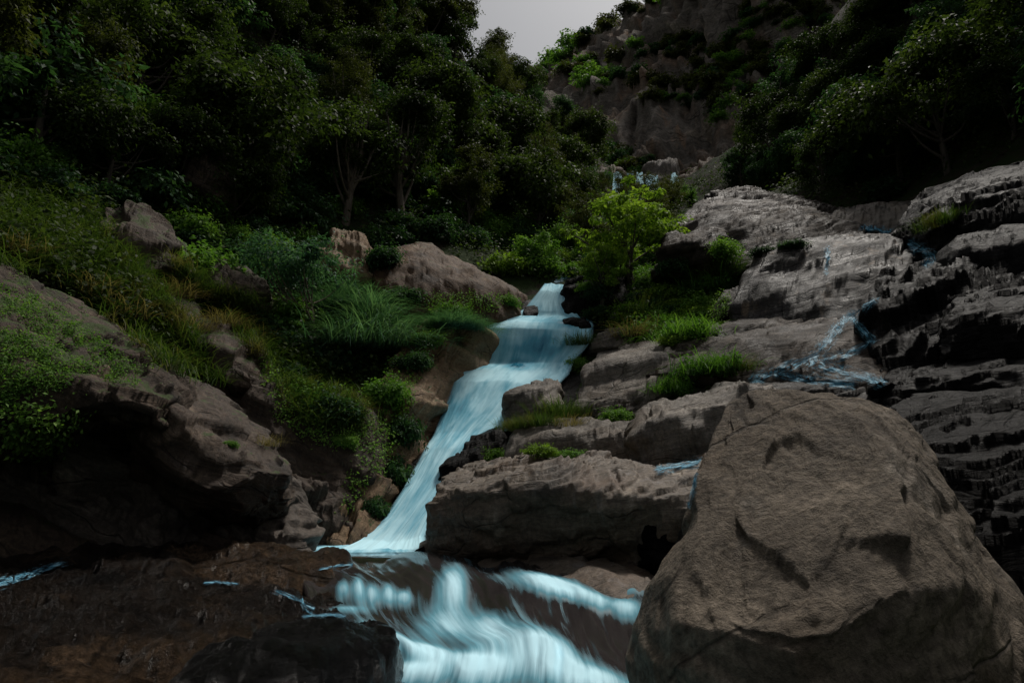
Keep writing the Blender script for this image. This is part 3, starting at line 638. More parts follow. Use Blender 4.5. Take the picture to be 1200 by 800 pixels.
bs = n.add('BsdfPrincipled', {'Base Color': n.ramp(pf, ((.38, (.012, .05, .085)), (.52, (.09, .30, .44)), (.68, (.50, .78, .90)))), 'Roughness': .55, 'Specular IOR Level': .08})  # blue to whitish patches: the sky's reflection painted into the water colour
M['trickle'] = n.out(n.add('MixShader', {0: al, 1: n.add('BsdfTransparent').outputs[0], 2: bs.outputs[0]}).outputs[0])

def sheet(name, rows, nu, nv, mat, foam=.5, fade=.10, bulge=.1, sm=.5, foamf=None, seed=5, top_fade=0, bot_fade=0, hump=0, tiers=0.0, coverf=None):
    G, R = loft(rows, nu, nv, sm)
    N = grid_normals(G, False)
    if N[..., 1].mean() > 0: N = -N
    width = np.linalg.norm(np.diff(G, axis=1), axis=-1).sum(1).mean()
    vl = np.concatenate(([0], np.cumsum(np.linalg.norm(np.diff(G.mean(1), axis=0), axis=-1))))
    u, v = np.meshgrid(np.linspace(0, 1, nu), vl)
    uv = np.stack((u * width, v), -1).reshape(-1, 2)
    st = fbm(np.stack((uv[:, 0] * 2.2, uv[:, 1] * .22, uv[:, 0] * 0 + seed), 1), 4, seed)
    V = G.reshape(-1, 3) + N.reshape(-1, 3) * (bulge * st)[:, None]
    edge = np.clip(np.minimum(u, 1 - u).ravel() / fade, 0, 1)
    t = np.linspace(0, 1, nv)[:, None] * np.ones(nu)
    if top_fade: edge = np.minimum(edge, np.clip(t.ravel() / top_fade, 0, 1))
    if bot_fade: edge = np.minimum(edge, np.clip((1 - t.ravel()) / bot_fade, 0, 1))
    if coverf is not None: edge = edge * coverf(V)
    fm = np.full(len(V), foam) if foamf is None else foamf(V, u.ravel(), t.ravel())
    if hump: V = V + N.reshape(-1, 3) * (hump * np.clip(fm + .2, 0, 1.2))[:, None]
    return link(name, mk_mesh(name, V, grid_faces(nv, nu), M[mat], uv, {'foam': fm, 'cover': edge, 'tier': np.interp(t.ravel(), np.linspace(0, 1, len(rows)), np.arange(len(rows)) * tiers)}))

def to_px(V):
    dpt = V[:, 1] * CP + (V[:, 2] - CAM_H) * SP
    return 600 + FPX * V[:, 0] / dpt, 400 - FPX * ((V[:, 2] - CAM_H) * CP - V[:, 1] * SP) / dpt

# main fall: narrow chute, broad first step, long slide to the pool
FALL = [
    [(638, 333, 31.4), (652, 332, 31.4), (666, 334, 31.2)],
    [(632, 341, 30.4), (648, 341, 30.2), (666, 343, 30.0)],
    [(622, 352, 30.0), (645, 352, 29.7), (668, 354, 29.5)],
    [(612, 363, 29.5), (645, 363, 29.2), (676, 365, 29.0)],
    [(584, 370, 28.9), (640, 369, 29.0), (693, 374, 28.3)],
    [(564, 376, 27.6), (630, 377, 27.2), (697, 382, 26.9)],
    [(558, 384, 27.1), (625, 385, 26.8), (696, 390, 26.4)],
    [(554, 400, 26.9), (622, 402, 26.6), (690, 404, 25.8)],
    [(551, 424, 26.6), (617, 424, 26.3), (672, 426, 25.1)],
    [(540, 434, 25.2), (605, 432, 25.1), (668, 440, 24.3)],
    [(530, 448, 24.0), (590, 446, 23.9), (650, 456, 23.4)],
    [(524, 468, 23.3), (574, 468, 23.0), (630, 476, 22.5)],
    [(516, 486, 22.5), (560, 484, 22.4), (612, 493, 21.9)],
    [(508, 508, 21.6), (548, 506, 21.5), (586, 510, 21.2)],
    [(497, 525, 20.7), (535, 525, 20.4), (572, 524, 20.6)],
    [(476, 565, 19.2), (508, 568, 19.0), (540, 560, 19.2)],
    [(450, 605, 18.0), (480, 608, 17.7), (512, 600, 17.9)],
    [(420, 632, 17.1), (455, 634, 16.9), (500, 628, 17.0)],
    [(390, 644, 16.0), (440, 646, 15.7), (505, 645, 15.8)],
    [(372, 651, 15.1), (440, 653, 14.7), (505, 652, 14.7)]]
def fall_foam_shade(V, u, t):
    f = np.full(len(V), .66)
    px = 600 + FPX * V[:, 0] / (V[:, 1] * CP + (V[:, 2] - CAM_H) * SP)
    py = 400 - FPX * ((V[:, 2] - CAM_H) * CP - V[:, 1] * SP) / (V[:, 1] * CP + (V[:, 2] - CAM_H) * SP)
    def blob(cx, cy, rx, ry, a): return a * np.exp(-((px - cx) / rx) ** 2 - ((py - cy) / ry) ** 2)
    f -= blob(628, 411, 30, 11, .5) + blob(640, 398, 20, 8, .3) + blob(608, 427, 16, 7, .6) + blob(672, 378, 14, 5, .6) + blob(535, 480, 14, 12, .4) + blob(520, 495, 8, 30, .25)  # shade of the hollows between steps, painted teal by lowering the foam value
    f -= blob(565, 400, 6, 20, .35) + blob(645, 376, 40, 4, .3)
    f += blob(646, 350, 20, 14, .3) + blob(455, 640, 60, 14, .5) + blob(590, 440, 50, 10, .25) + blob(600, 378, 40, 5, .3)
    return f
def fall_cover(V):
    px, py = to_px(V)
    c = np.ones(len(V))
    for cx, cy, rx, ry, a in ((628, 413, 26, 9, .45), (650, 396, 16, 5, .6), (604, 430, 14, 5, .6), (585, 404, 6, 12, .5), (672, 379, 12, 4, .8), (535, 478, 12, 10, .45), (646, 350, 5, 6, .5), (520, 520, 10, 14, .35)):
        c *= 1 - a * np.exp(-((px - cx) / rx) ** 2 - ((py - cy) / ry) ** 2)
    return c
wf = tag(sheet('waterfall', FALL, 160, 420, 'fall', fade=.11, bulge=.05, foamf=fall_foam_shade, sm=.35, bot_fade=.05, tiers=.55, coverf=fall_cover), kind='structure')
bedrows = [[(q[0] + dx, q[1] + 5, q[2] + .45) for q, dx in zip(r, (-14, 0, 14))] for r in FALL]
rock('fall_bed', 'dark wet rock stair under the main fall', 'dark', [r for r in bedrows[::-1]], res=(70, 200), back=(1.5, .5, None), amp=.1, s=(.06, 2), blk=(.1, 1), seed=91, cat='rock bed')

for lab, rw in (('black stone parting the water at the upper right lip of the main fall', [[(658, 384, 26.9), (690, 386, 26.7)], [(659, 376, 27.0), (688, 377, 26.9)], [(664, 371, 27.8), (684, 372, 27.8)]]),
                ('small dark stone standing in the chute of the main fall', [[(614, 372, 28.6), (631, 372, 28.8)], [(615, 363, 28.9), (630, 362, 29)], [(618, 359, 29.6), (629, 358, 29.6)]]),
                ('wet black stone at the lower right edge of the main fall', [[(516, 562, 19.0), (562, 556, 19.0)], [(518, 545, 19.2), (562, 530, 19.2)], [(532, 532, 20), (566, 516, 20.2)]]),
                ('dark stone under the grass at the right edge of the main fall', [[(548, 540, 19.4), (585, 532, 19.4)], [(548, 520, 20.1), (584, 508, 20.1)], [(556, 506, 21), (586, 496, 21)]])):
    rock('rock', lab, 'dark', rw, res=(60, 50), back=(.7, .2, None), amp=.07, size=.6, s=(.03, 3), blk=(.07, 1.4))

# white water spreading over the pool where the fall lands
tag(sheet('pool_foam_water', [np.array(r, float) for r in ([(-4.6, 17.0, .05), (-3.2, 17.1, .06), (-1.7, 16.9, .05)], [(-4.9, 16.2, .04), (-3.3, 15.9, .05), (-1.6, 15.9, .04)], [(-4.8, 15.3, .03), (-3.2, 14.9, .03), (-1.4, 15.1, .03)])],
          70, 60, 'fall', foam=.62, fade=.3, bulge=.02, top_fade=.1, bot_fade=.6), kind='structure')

# pool at the foot of the fall and the rapids running out of it
n = NT('pool water')
co = n.add('TexCoord').outputs['Object']
rp = n.noise(n.add('Mapping', {'Vector': co, 'Scale': (1.0, 2.2, 1)}).outputs[0], 2.2, 4, .55)
M['pool'] = n.out(n.add('BsdfPrincipled', {'Base Color': n.ramp(n.noise(co, .5, 4), ((.3, (.012, .012, .010)), (.7, (.035, .028, .02)))), 'Roughness': .12,
                  'Normal': n.add('Bump', {'Height': rp, 'Strength': .25, 'Distance': .06}).outputs[0]}).outputs[0])
gx, gy = np.meshgrid(np.linspace(-16, 1.0, 120), np.linspace(13.25, 18.6, 70))
gv = np.stack((gx.ravel(), gy.ravel(), .015 * fbm(np.stack((gx.ravel(), gy.ravel() * 1.5, gx.ravel() * 0), 1), 3, 8) - .02 - .55 * np.clip((14.6 - gy.ravel()) / 1.3, 0, 1) ** 1.5), 1)
tag(link('pool_water', mk_mesh('pool_water', gv, grid_faces(70, 120), M['pool'])), kind='structure')

RAP = [
    [(300, 648, 15.0), (420, 649, 15.0), (520, 653, 14.6), (600, 660, 13.8), (680, 671, 12.7), (760, 684, 11.8)],
    [(320, 668, 12.9), (420, 666, 12.9), (520, 666, 12.7), (600, 672, 12.3), (680, 680, 11.8), (770, 692, 11.2)],
    [(350, 686, 11.8), (420, 682, 12.0), (500, 684, 11.7), (600, 688, 11.5), (690, 698, 11.0), (775, 706, 10.6)],
    [(360, 708, 11.0), (430, 712, 10.9), (500, 714, 10.6), (600, 706, 10.7), (690, 716, 10.2), (775, 726, 9.8)],
    [(380, 730, 9.9), (440, 732, 9.8), (520, 738, 9.7), (600, 730, 9.8), (690, 744, 9.3), (780, 752, 9.0)],
    [(400, 756, 8.9), (450, 756, 8.8), (530, 762, 8.8), (610, 744, 9.1), (690, 772, 8.5), (790, 780, 8.1)],
    [(400, 784, 8.2), (460, 782, 8.1), (540, 782, 8.1), (620, 772, 8.3), (700, 796, 7.8), (800, 806, 7.5)],
    [(380, 812, 7.6), (460, 812, 7.5), (540, 812, 7.5), (620, 806, 7.6), (700, 826, 7.2), (810, 840, 6.9)],
    [(300, 900, 5.6), (450, 900, 5.6), (540, 900, 5.6), (620, 900, 5.6), (700, 900, 5.6), (830, 900, 5.6)],
    [(200, 1300, 3.0), (430, 1300, 3.0), (540, 1300, 3.0), (620, 1300, 3.0), (740, 1300, 3.0), (900, 1300, 3.0)]]
def rap_foam(V, u, t):
    px, py = to_px(V)
    f = np.full(len(V), -.10)
    def blob(cx, cy, rx, ry, a, sl=0.0): return a * np.exp(-((px - cx) / rx) ** 2 - ((py - cy - sl * (px - cx)) / ry) ** 2)
    f += blob(402, 692, 8, 12, .8) + blob(420, 690, 7, 14, .75) + blob(436, 697, 8, 12, .7) + blob(455, 698, 8, 13, .7) + blob(474, 702, 9, 9, .7) + blob(405, 716, 24, 4, .5) + blob(440, 706, 45, 12, .25)
    f += blob(530, 688, 16, 26, 1.15) + blob(520, 735, 34, 22, .75) + blob(575, 740, 22, 22, .65)
    f += blob(640, 686, 42, 11, 1.2, .22) + blob(695, 705, 40, 10, .85, .3) + blob(738, 716, 16, 16, .75) + blob(730, 690, 30, 6, .6, .15)
    f += blob(455, 748, 30, 10, 1.0, .45) + blob(500, 768, 30, 10, .8, .2)
    f += blob(635, 762, 40, 22, 1.2, .3) + blob(560, 785, 60, 20, 1.15) + blob(690, 800, 55, 18, 1.0, .2) + blob(470, 792, 55, 14, .9)
    f += blob(600, 870, 170, 50, .9) - blob(525, 790, 12, 14, .5)
    return f
tag(sheet('rapids_water', RAP, 220, 260, 'rapid', fade=.03, bulge=.10, foamf=rap_foam, sm=.8, seed=15, hump=.07), kind='structure')
# the stream running on past the camera
tag(sheet('stream_water', [[(-2.2, 4.2, -1.32), (0, 4.2, -1.25), (2.4, 4.2, -1.3)], [(-3, 0, -1.6), (0, 0, -1.5), (3, 0, -1.6)], [(-4, -14, -2.9), (0, -14, -2.8), (4, -14, -2.9)], [(-6, -60, -8.6), (0, -60, -8.5), (6, -60, -8.6)]] if False else
          [np.array(r, float) for r in ([(-2.2, 4.2, -1.32), (0, 4.2, -1.25), (2.4, 4.2, -1.3)], [(-3, 0, -1.6), (0, 0, -1.5), (3, 0, -1.6)], [(-4, -14, -2.9), (0, -14, -2.8), (4, -14, -2.9)], [(-6, -60, -8.6), (0, -60, -8.5), (6, -60, -8.6)])],
          60, 160, 'rapid', foam=.1, bulge=.06), kind='structure')

# ------------------------------------------------------------------ rays onto the finished ground, for laying water and plants on it
bpy.context.view_layer.update()
DG = bpy.context.evaluated_depsgraph_get()
CAMP = Vector((0, 0, CAM_H))
def hit(px, py):
    ok, loc, nor, _, ob, _ = scene.ray_cast(DG, CAMP, ray(px, py))
    return (np.array(loc), np.array(nor), ob.name) if ok else None
def down(x, y, z=200):
    ok, loc, nor, _, ob, _ = scene.ray_cast(DG, Vector((x, y, z)), Vector((0, 0, -1)))
    return (np.array(loc), np.array(nor), ob.name) if ok else None

# thin run-off over the right-hand rocks, each laid on the stone under it
def trickle(pts, w0, w1, name, foam=.35, n=60, m=14, off=.02, seed=3):
    A = np.array(pts, float); L = cat_rom(A, arc_t(A, n), .8)
    T = np.gradient(L, axis=0); T /= np.linalg.norm(T, axis=1, keepdims=True); S = np.stack((-T[:, 1], T[:, 0]), 1)
    G = np.zeros((n, m, 3)); last = None
    for i in range(n):
        w = w0 + (w1 - w0) * i / (n - 1)
        for j in range(m):
            q = L[i] + S[i] * (j / (m - 1) - .5) * w
            h = hit(*q)
            if h is None or (last is not None and abs(h[0][1] - last[1]) > 2.5): p = last
            else:
                p = h[0] + h[1] * off
            if p is None: p = P(*q, 20)
            G[i, j] = p; last = p
        last = G[i, m // 2]
    for _ in range(2):
        G[1:-1] = (G[:-2] + 2 * G[1:-1] + G[2:]) / 4
    vl = np.concatenate(([0], np.cumsum(np.linalg.norm(np.diff(G.mean(1), axis=0), axis=-1))))
    u, v = np.meshgrid(np.linspace(0, 1, m), vl)
    wd = np.linalg.norm(np.diff(G, axis=1), axis=-1).sum(1).mean()
    uv = np.stack((u * wd, v), -1).reshape(-1, 2)
    t = np.linspace(0, 1, n)[:, None] * np.ones(m)
    cov = np.clip(np.minimum(u, 1 - u).ravel() / .5, 0, 1) * np.clip(np.minimum(t, 1 - t).ravel() / .12, 0, 1)
    fm = foam + .35 * fbm(np.stack((uv[:, 0] * 3, uv[:, 1] * 1.2, uv[:, 0] * 0 + seed), 1), 3, seed)
    return tag(link(name, mk_mesh(name, G.reshape(-1, 3), grid_faces(n, m), M['trickle'], uv, {'foam': fm, 'cover': cov})), kind='structure')
for k, (pts, w0, w1) in enumerate((
    ([(1000, 266), (1040, 272), (1075, 284), (1095, 300)], 18, 40), ([(1050, 258), (1080, 280), (1118, 296)], 14, 34), ([(1062, 284), (1092, 300), (1080, 316)], 30, 22),
    ([(1034, 348), (1004, 366), (986, 380), (972, 398), (955, 416)], 14, 34), ([(992, 364), (1008, 384), (1024, 402)], 20, 26), ([(1030, 396), (1000, 412), (960, 424)], 12, 30),
    ([(966, 412), (930, 428), (900, 438), (874, 448)], 22, 30), ([(940, 420), (975, 434), (1010, 442), (1046, 452)], 34, 26), ([(900, 436), (950, 446), (1010, 452)], 20, 24),
    ([(765, 552), (795, 546), (828, 540)], 22, 26), ([(818, 552), (812, 576), (806, 600)], 22, 16), ([(970, 286), (970, 304), (967, 326)], 22, 10),
    ([(236, 684), (258, 683), (282, 685)], 9, 7), ([(318, 690), (345, 702), (372, 716)], 14, 10), ([(352, 700), (356, 712), (368, 722)], 9, 9), ([(352, 724), (380, 722), (408, 723)], 9, 12), ([(84, 658), (50, 668), (0, 684), (-60, 700)], 14, 26), ([(372, 668), (392, 664), (420, 660)], 8, 8),
    ([(712, 296), (690, 312), (668, 322), (645, 334)], 12, 14), ([(690, 318), (696, 336)], 22, 14))):
    trickle(pts, w0, w1, 'rivulet_water', seed=k + 3, m=22)
# distant upper fall: threads between the stones, two steps
for k, (x0, x1, y0, y1, Y) in enumerate(((718, 730, 202, 224, 86), (734, 743, 202, 232, 85.5), (745, 754, 203, 216, 86), (755, 772, 205, 222, 85), (786, 795, 204, 214, 82), (786, 808, 235, 247, 74), (737, 746, 222, 240, 82))):
    tag(sheet('upper_fall_water', [[(x0 + 1, y0, Y + 1), (x1 - 1, y0, Y + 1)], [(x0, (y0 + y1) / 2, Y - .6), (x1, (y0 + y1) / 2, Y - .6)], [(x0 - 1, y1, Y - 2.2), (x1 + 1, y1, Y - 2.2)]], 20, 30, 'fall', foam=1.0, fade=.12, bulge=.25, seed=k), kind='structure')

# ------------------------------------------------------------------ leaves, crowns, grass
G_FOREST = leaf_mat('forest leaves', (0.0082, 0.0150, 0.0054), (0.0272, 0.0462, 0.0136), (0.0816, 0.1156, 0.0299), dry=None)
G_OLIVE = leaf_mat('olive leaves', (0.0127, 0.0153, 0.0051), (0.0408, 0.0510, 0.0153), (0.1084, 0.1173, 0.0357))
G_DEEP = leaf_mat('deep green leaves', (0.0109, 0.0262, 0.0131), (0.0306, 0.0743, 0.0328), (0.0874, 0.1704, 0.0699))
G_BRIGHT = leaf_mat('bright fresh leaves', (0.0575, 0.1035, 0.0138), (0.1610, 0.2645, 0.0345), (0.3450, 0.4600, 0.0805))
G_MID = leaf_mat('mid green leaves', (0.0288, 0.0720, 0.0168), (0.0960, 0.2040, 0.0384), (0.2400, 0.3840, 0.0816))
G_GRASS = leaf_mat('green grass', (.014, .030, .008), (.042, .082, .020), (.11, .14, .042), dry=(.13, .10, .05))
G_LUSH = leaf_mat('lush grass', (0.0246, 0.0704, 0.0141), (0.0792, 0.1848, 0.0317), (0.1760, 0.3168, 0.0616))
G_DRY = leaf_mat('dry grass', (.05, .038, .02), (.13, .10, .055), (.24, .19, .11))
G_BLUE = leaf_mat('blue green cane leaves', (0.0177, 0.0486, 0.0309), (0.0553, 0.1326, 0.0840), (0.1436, 0.2542, 0.1547))
n = NT('bark')
co = n.add('TexCoord').outputs['Object']
bk = n.noise(n.add('Mapping', {'Vector': co, 'Scale': (6, 6, 1)}).outputs[0], 2.0, 6, .65)
BARK = n.out(n.add('BsdfPrincipled', {'Base Color': n.ramp(bk, ((.3, (.02, .015, .011)), (.7, (.10, .08, .06)))), 'Roughness': .85,
             'Normal': n.add('Bump', {'Height': bk, 'Strength': .6, 'Distance': .03}).outputs[0]}).outputs[0])
n = NT('pale bark')
co = n.add('TexCoord').outputs['Object']
bk = n.noise(n.add('Mapping', {'Vector': co, 'Scale': (6, 6, 1)}).outputs[0], 2.0, 6, .65)
PALEBARK = n.out(n.add('BsdfPrincipled', {'Base Color': n.ramp(bk, ((.3, (.06, .045, .034)), (.7, (.20, .16, .12)))), 'Roughness': .85}).outputs[0])

def unit(a): return a / np.maximum(np.linalg.norm(a, axis=-1, keepdims=True), 1e-9)
def leaf_quads(c, ax, nr, L, W):
    ax = unit(ax); sd = unit(np.cross(ax, nr)); up = np.cross(sd, ax)
    L, W = L[:, None], W[:, None]
    a = c; t = c + ax * L - up * L * .12
    l = c + ax * L * .48 + sd * W * .5 + up * W * .12; r = c + ax * L * .48 - sd * W * .5 + up * W * .12
    V = np.stack((a, l, t, r), 1).reshape(-1, 3)
    return V, np.arange(len(V)).reshape(-1, 4)
def clump_leaves(rg, ctr, rad, nper, leaf, flat=.65, droop=.35, aspect=.5):
    """leaves over the upper side of leaf clumps at ctr (k,3) of radii rad (k)"""
    k = len(ctr)
    dr = unit(rg.normal(size=(k * nper, 3)) + np.array((0, 0, .35)))
    rr = np.repeat(rad, nper)
    st = np.repeat(np.stack((.7 + .8 * rg.random(k), .7 + .8 * rg.random(k), flat * (.6 + .7 * rg.random(k))), 1), nper, 0)
    tl = np.repeat(rg.normal(size=(k, 2)) * .35, nper, 0)
    off = dr * (rr * (.25 + .85 * rg.random(k * nper) ** .7))[:, None] * st
    off[:, 2] += (off[:, :2] * tl).sum(1)
    pos = np.repeat(ctr, nper, 0) + off
    nr = unit(dr * .7 + rg.normal(size=dr.shape) * .45 + np.array((0, 0, .6)))
    ax = dr + rg.normal(size=dr.shape) * .6; ax[:, 2] -= droop
    ax = ax - nr * np.einsum('ij,ij->i', ax, nr)[:, None]
    L = leaf * (.6 + .8 * rg.random(len(pos)))
    V, F = leaf_quads(pos, ax, nr, L, L * aspect)
    var = np.clip(np.repeat(rg.random(k), nper) * .5 + rg.random(k * nper) * .5, 0, 1)
    return V, F, np.repeat(var, 4)
def tube(pts, rad, sides=7):
    A = np.array(pts, float); n_ = len(A)
    T = unit(np.gradient(A, axis=0)); ref = np.array((.31, .17, .93)); 
    S = unit(np.cross(T, ref)); U = np.cross(T, S)
    th = np.linspace(0, 2 * math.pi, sides, endpoint=False)
    V = A[:, None] + (S[:, None] * np.cos(th)[None, :, None] + U[:, None] * np.sin(th)[None, :, None]) * np.array(rad)[:, None, None]
    i, j = np.meshgrid(np.arange(n_ - 1), np.arange(sides), indexing='ij')
    F = np.stack((i * sides + j, i * sides + (j + 1) % sides, (i + 1) * sides + (j + 1) % sides, (i + 1) * sides + j), -1).reshape(-1, 4)
    return V.reshape(-1, 3), F
def join(parts):
    Vs, Fs, As, o = [], [], [], 0
    for p in parts:
        Vs.append(p[0]); Fs.append(p[1] + o); o += len(p[0])
        As.append(p[2] if len(p) > 2 else np.zeros(len(p[0])))
    return np.concatenate(Vs), np.concatenate(Fs), np.concatenate(As)
def crown_shape(rg, R, H, z0, k, cr):
    """k clump centres through an uneven crown of radius R, height H, starting at z0"""
    lobes = unit(rg.normal(size=(11, 3))) * np.array((R * .66, R * .66, H * .34)) * (.6 + .5 * rg.random((11, 1))); lr = R * (.2 + .36 * rg.random(11))
    out = []
    while len(out) < k:
        i = rg.integers(11); p = lobes[i] + unit(rg.normal(size=3)) * lr[i] * (.55 + .5 * rg.random()) * np.array((1, 1, .75))
        if p[2] > -H * .5: out.append(p)
    ctr = np.array(out); ctr[:, 2] += z0 + H * .5
    return ctr, cr * (.35 + .95 * rg.random(k))
def make_tree(seed, R, H, z0, k, cr, nper, leaf, lean=(0, 0), flat=.6, droop=.35, aspect=.5, tr=.14, limbs=9, sides=7):
    rg = np.random.default_rng(seed)
    ctr, rad = crown_shape(rg, R, H, z0, k, cr)
    ctr[:, :2] += np.array(lean) * (ctr[:, 2:3] / (z0 + H))
    cv = clump_leaves(rg, ctr, rad, nper, leaf, flat, droop, aspect)
    top = np.array((lean[0] * .8, lean[1] * .8, z0 + H * .65)); mid = top * .5 + np.append(rg.normal(size=2) * .18, 0)
    tk = cat_rom(np.array(((0, 0, -.8), (0.02, 0, 0), mid * .6, mid, top)), np.linspace(0, 4, 14), .9)
    tr_parts = [tube(tk, np.linspace(tr * 1.35, tr * .3, 14), sides)]
    for i in rg.choice(k, limbs, replace=False):
        s = tk[rg.integers(5, 11)]; e = ctr[i]; m = (s + e) / 2 + np.array((0, 0, -.12 * np.linalg.norm(e - s))) + rg.normal(size=3) * .12
        tr_parts.append(tube(cat_rom(np.array((s, m, e)), np.linspace(0, 2, 8), .9), np.linspace(tr * .5, tr * .1, 8), 5))
    return cv, join(tr_parts)
KINDS = {}
def kind(name, mat, bark=None, **kw):
    cv, tv = make_tree(**kw)
    KINDS[name] = (mk_mesh('crown', cv[0], cv[1], mat, attrs={'var': cv[2]}, smooth=False), mk_mesh('trunk', tv[0], tv[1], bark or BARK))
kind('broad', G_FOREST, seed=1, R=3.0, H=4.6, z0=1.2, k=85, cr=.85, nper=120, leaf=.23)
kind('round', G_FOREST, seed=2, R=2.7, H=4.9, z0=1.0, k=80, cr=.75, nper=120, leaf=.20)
kind('tall', G_OLIVE, seed=3, R=2.4, H=6.4, z0=1.8, k=85, cr=.72, nper=110, leaf=.20)
kind('fine', G_OLIVE, seed=4, R=2.9, H=4.4, z0=1.3, k=110, cr=.6, nper=120, leaf=.14, flat=.45, aspect=.38)
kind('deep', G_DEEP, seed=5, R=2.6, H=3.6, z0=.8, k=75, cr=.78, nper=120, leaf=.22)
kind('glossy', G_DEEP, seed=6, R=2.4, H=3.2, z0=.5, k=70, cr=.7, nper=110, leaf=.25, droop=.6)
kind('fresh', G_MID, seed=7, R=2.3, H=2.8, z0=.8, k=70, cr=.65, nper=110, leaf=.19)
kind('bright', G_BRIGHT, seed=18, R=2.3, H=3.9, z0=.6, k=92, cr=.34, nper=80, leaf=.16, flat=.55, droop=.5, lean=(-.4, 0))
kind('open', G_FOREST, bark=PALEBARK, seed=9, R=3.6, H=5.0, z0=2.4, k=90, cr=.72, nper=110, leaf=.20, limbs=22, tr=.2)
kind('leaning', G_BLUE, bark=PALEBARK, seed=10, R=2.0, H=1.6, z0=2.2, k=48, cr=.55, nper=120, leaf=.13, lean=(-.8, -.5), flat=.4, aspect=.4, limbs=14, tr=.07)
def tree(knd, loc, sc, rz, label, group=None, cat='tree', tilt=(0, 0)):
    t = bpy.data.objects.new('tree', None); t.empty_display_size = .5
    t.location = loc; t.scale = (sc, sc, sc * random.uniform(.9, 1.12)); t.rotation_euler = (tilt[0], tilt[1], rz)
    C.objects.link(t); tag(t, label, cat, group)
    link('trunk', KINDS[knd][1], parent=t); link('crown', KINDS[knd][0], parent=t)
    return t

SHRUBS = {}
def shrub_mesh(name, mat, seed, R, H, k, cr, nper, leaf, flat=.7, droop=.3, aspect=.5, dome=True):
    rg = np.random.default_rng(seed)
    d = unit(rg.normal(size=(k, 3))); d[:, 2] = np.abs(d[:, 2])
    ctr = d * np.array((R, R, H)) * (.35 + .6 * rg.random((k, 1)))
    V, F, A = clump_leaves(rg, ctr, cr * (.6 + .8 * rg.random(k)), nper, leaf, flat, droop, aspect)
    me = mk_mesh('bush', V, F, mat, attrs={'var': A}, smooth=False)
    SHRUBS[name] = me
shrub_mesh('leafy', G_MID, 11, .8, .7, 60, .28, 70, .11)
shrub_mesh('leafy_dark', G_DEEP, 12, .8, .7, 60, .28, 70, .12)
shrub_mesh('leafy_bright', G_BRIGHT, 13, .8, .6, 60, .26, 70, .10)
shrub_mesh('far_dark', G_DEEP, 14, 1.0, .8, 24, .42, 34, .26)
shrub_mesh('far_olive', G_OLIVE, 15, 1.0, .8, 24, .42, 34, .26)
shrub_mesh('far_green', G_MID, 16, 1.0, .6, 22, .40, 32, .24)
shrub_mesh('ivy', G_DEEP, 17, .8, .35, 60, .26, 60, .13, droop=.8)

def blades(rg, root, L, lean, W, az=None, droop=1.0, seg=4):
    n_ = len(root); az = rg.random(n_) * 2 * math.pi if az is None else az
    dx = np.stack((np.cos(az), np.sin(az), np.zeros(n_)), 1); sd = np.stack((-np.sin(az), np.cos(az), np.zeros(n_)), 1)
    rows = []
    for s in range(seg + 1):
        t = s / seg
        hor = L * (lean * t + .45 * droop * t * t); ver = L * (t * np.sqrt(np.maximum(.05, 1 - lean ** 2)) - .42 * droop * t ** 2.2)
        c = root + dx * hor[:, None] + np.array((0, 0, 1)) * ver[:, None]
        w = (W * (1 - t) ** .7 * .5 + .0004)[:, None]
        rows.append(np.stack((c - sd * w, c + sd * w), 1))
    V = np.stack(rows, 1).reshape(-1, 3); m = 2 * (seg + 1)
    F = np.array([(2 * s, 2 * s + 1, 2 * s + 3, 2 * s + 2) for s in range(seg)])
    F = (np.arange(n_)[:, None, None] * m + F[None]).reshape(-1, 4)
    return V, F, np.repeat(rg.random(n_), m)
def tuft_mesh(name, mat, seed, n_, R, L, W, lean=.45, droop=1.0, dome=0):
    rg = np.random.default_rng(seed)
    rt = np.stack((rg.normal(size=n_) * R, rg.normal(size=n_) * R, np.full(n_, -.05)), 1)
    if dome: rt[:, 2] += dome * rg.random(n_) * np.exp(-(rt[:, 0] ** 2 + rt[:, 1] ** 2) / (1.2 * R * R))
    az = np.arctan2(rt[:, 1], rt[:, 0]) + rg.normal(size=n_) * .7
    V, F, A = blades(rg, rt, L * (.5 + .7 * rg.random(n_)), lean * rg.random(n_) * 1.6, W * (.7 + .6 * rg.random(n_)), az, droop * (.5 + .8 * rg.random(n_)))
    SHRUBS[name] = mk_mesh('grass_tuft', V, F, mat, attrs={'var': A}, smooth=False)
tuft_mesh('tuft', G_GRASS, 21, 800, .34, .55, .014, droop=1.4)
def mixed_mesh(name):
    g = np.random.default_rng(22); k = 34
    rt = np.stack((g.normal(size=700) * .36, g.normal(size=700) * .36, g.random(700) * .12), 1)
    a = blades(g, rt, .6 * (.4 + .8 * g.random(700)), .9 * g.random(700), .020 * (.6 + .8 * g.random(700)), None, 1.3 * (.5 + .8 * g.random(700)))
    d = g.normal(size=(k, 3)) * np.array((.34, .34, .10)); d[:, 2] = np.abs(d[:, 2]) + .06
    b = clump_leaves(g, d, .13 * (.6 + .8 * g.random(k)), 46, .075, .8, .4, .5)
    V, F, A = join([a, b]); SHRUBS[name] = mk_mesh('grass_tuft', V, F, G_LUSH, attrs={'var': A}, smooth=False)
mixed_mesh('lush')
tuft_mesh('dry', G_DRY, 23, 260, .28, .7, .016, droop=1.5)
tuft_mesh('cane', G_BLUE, 24, 3600, .62, 1.05, .020, lean=.5, droop=1.9, dome=1.3)

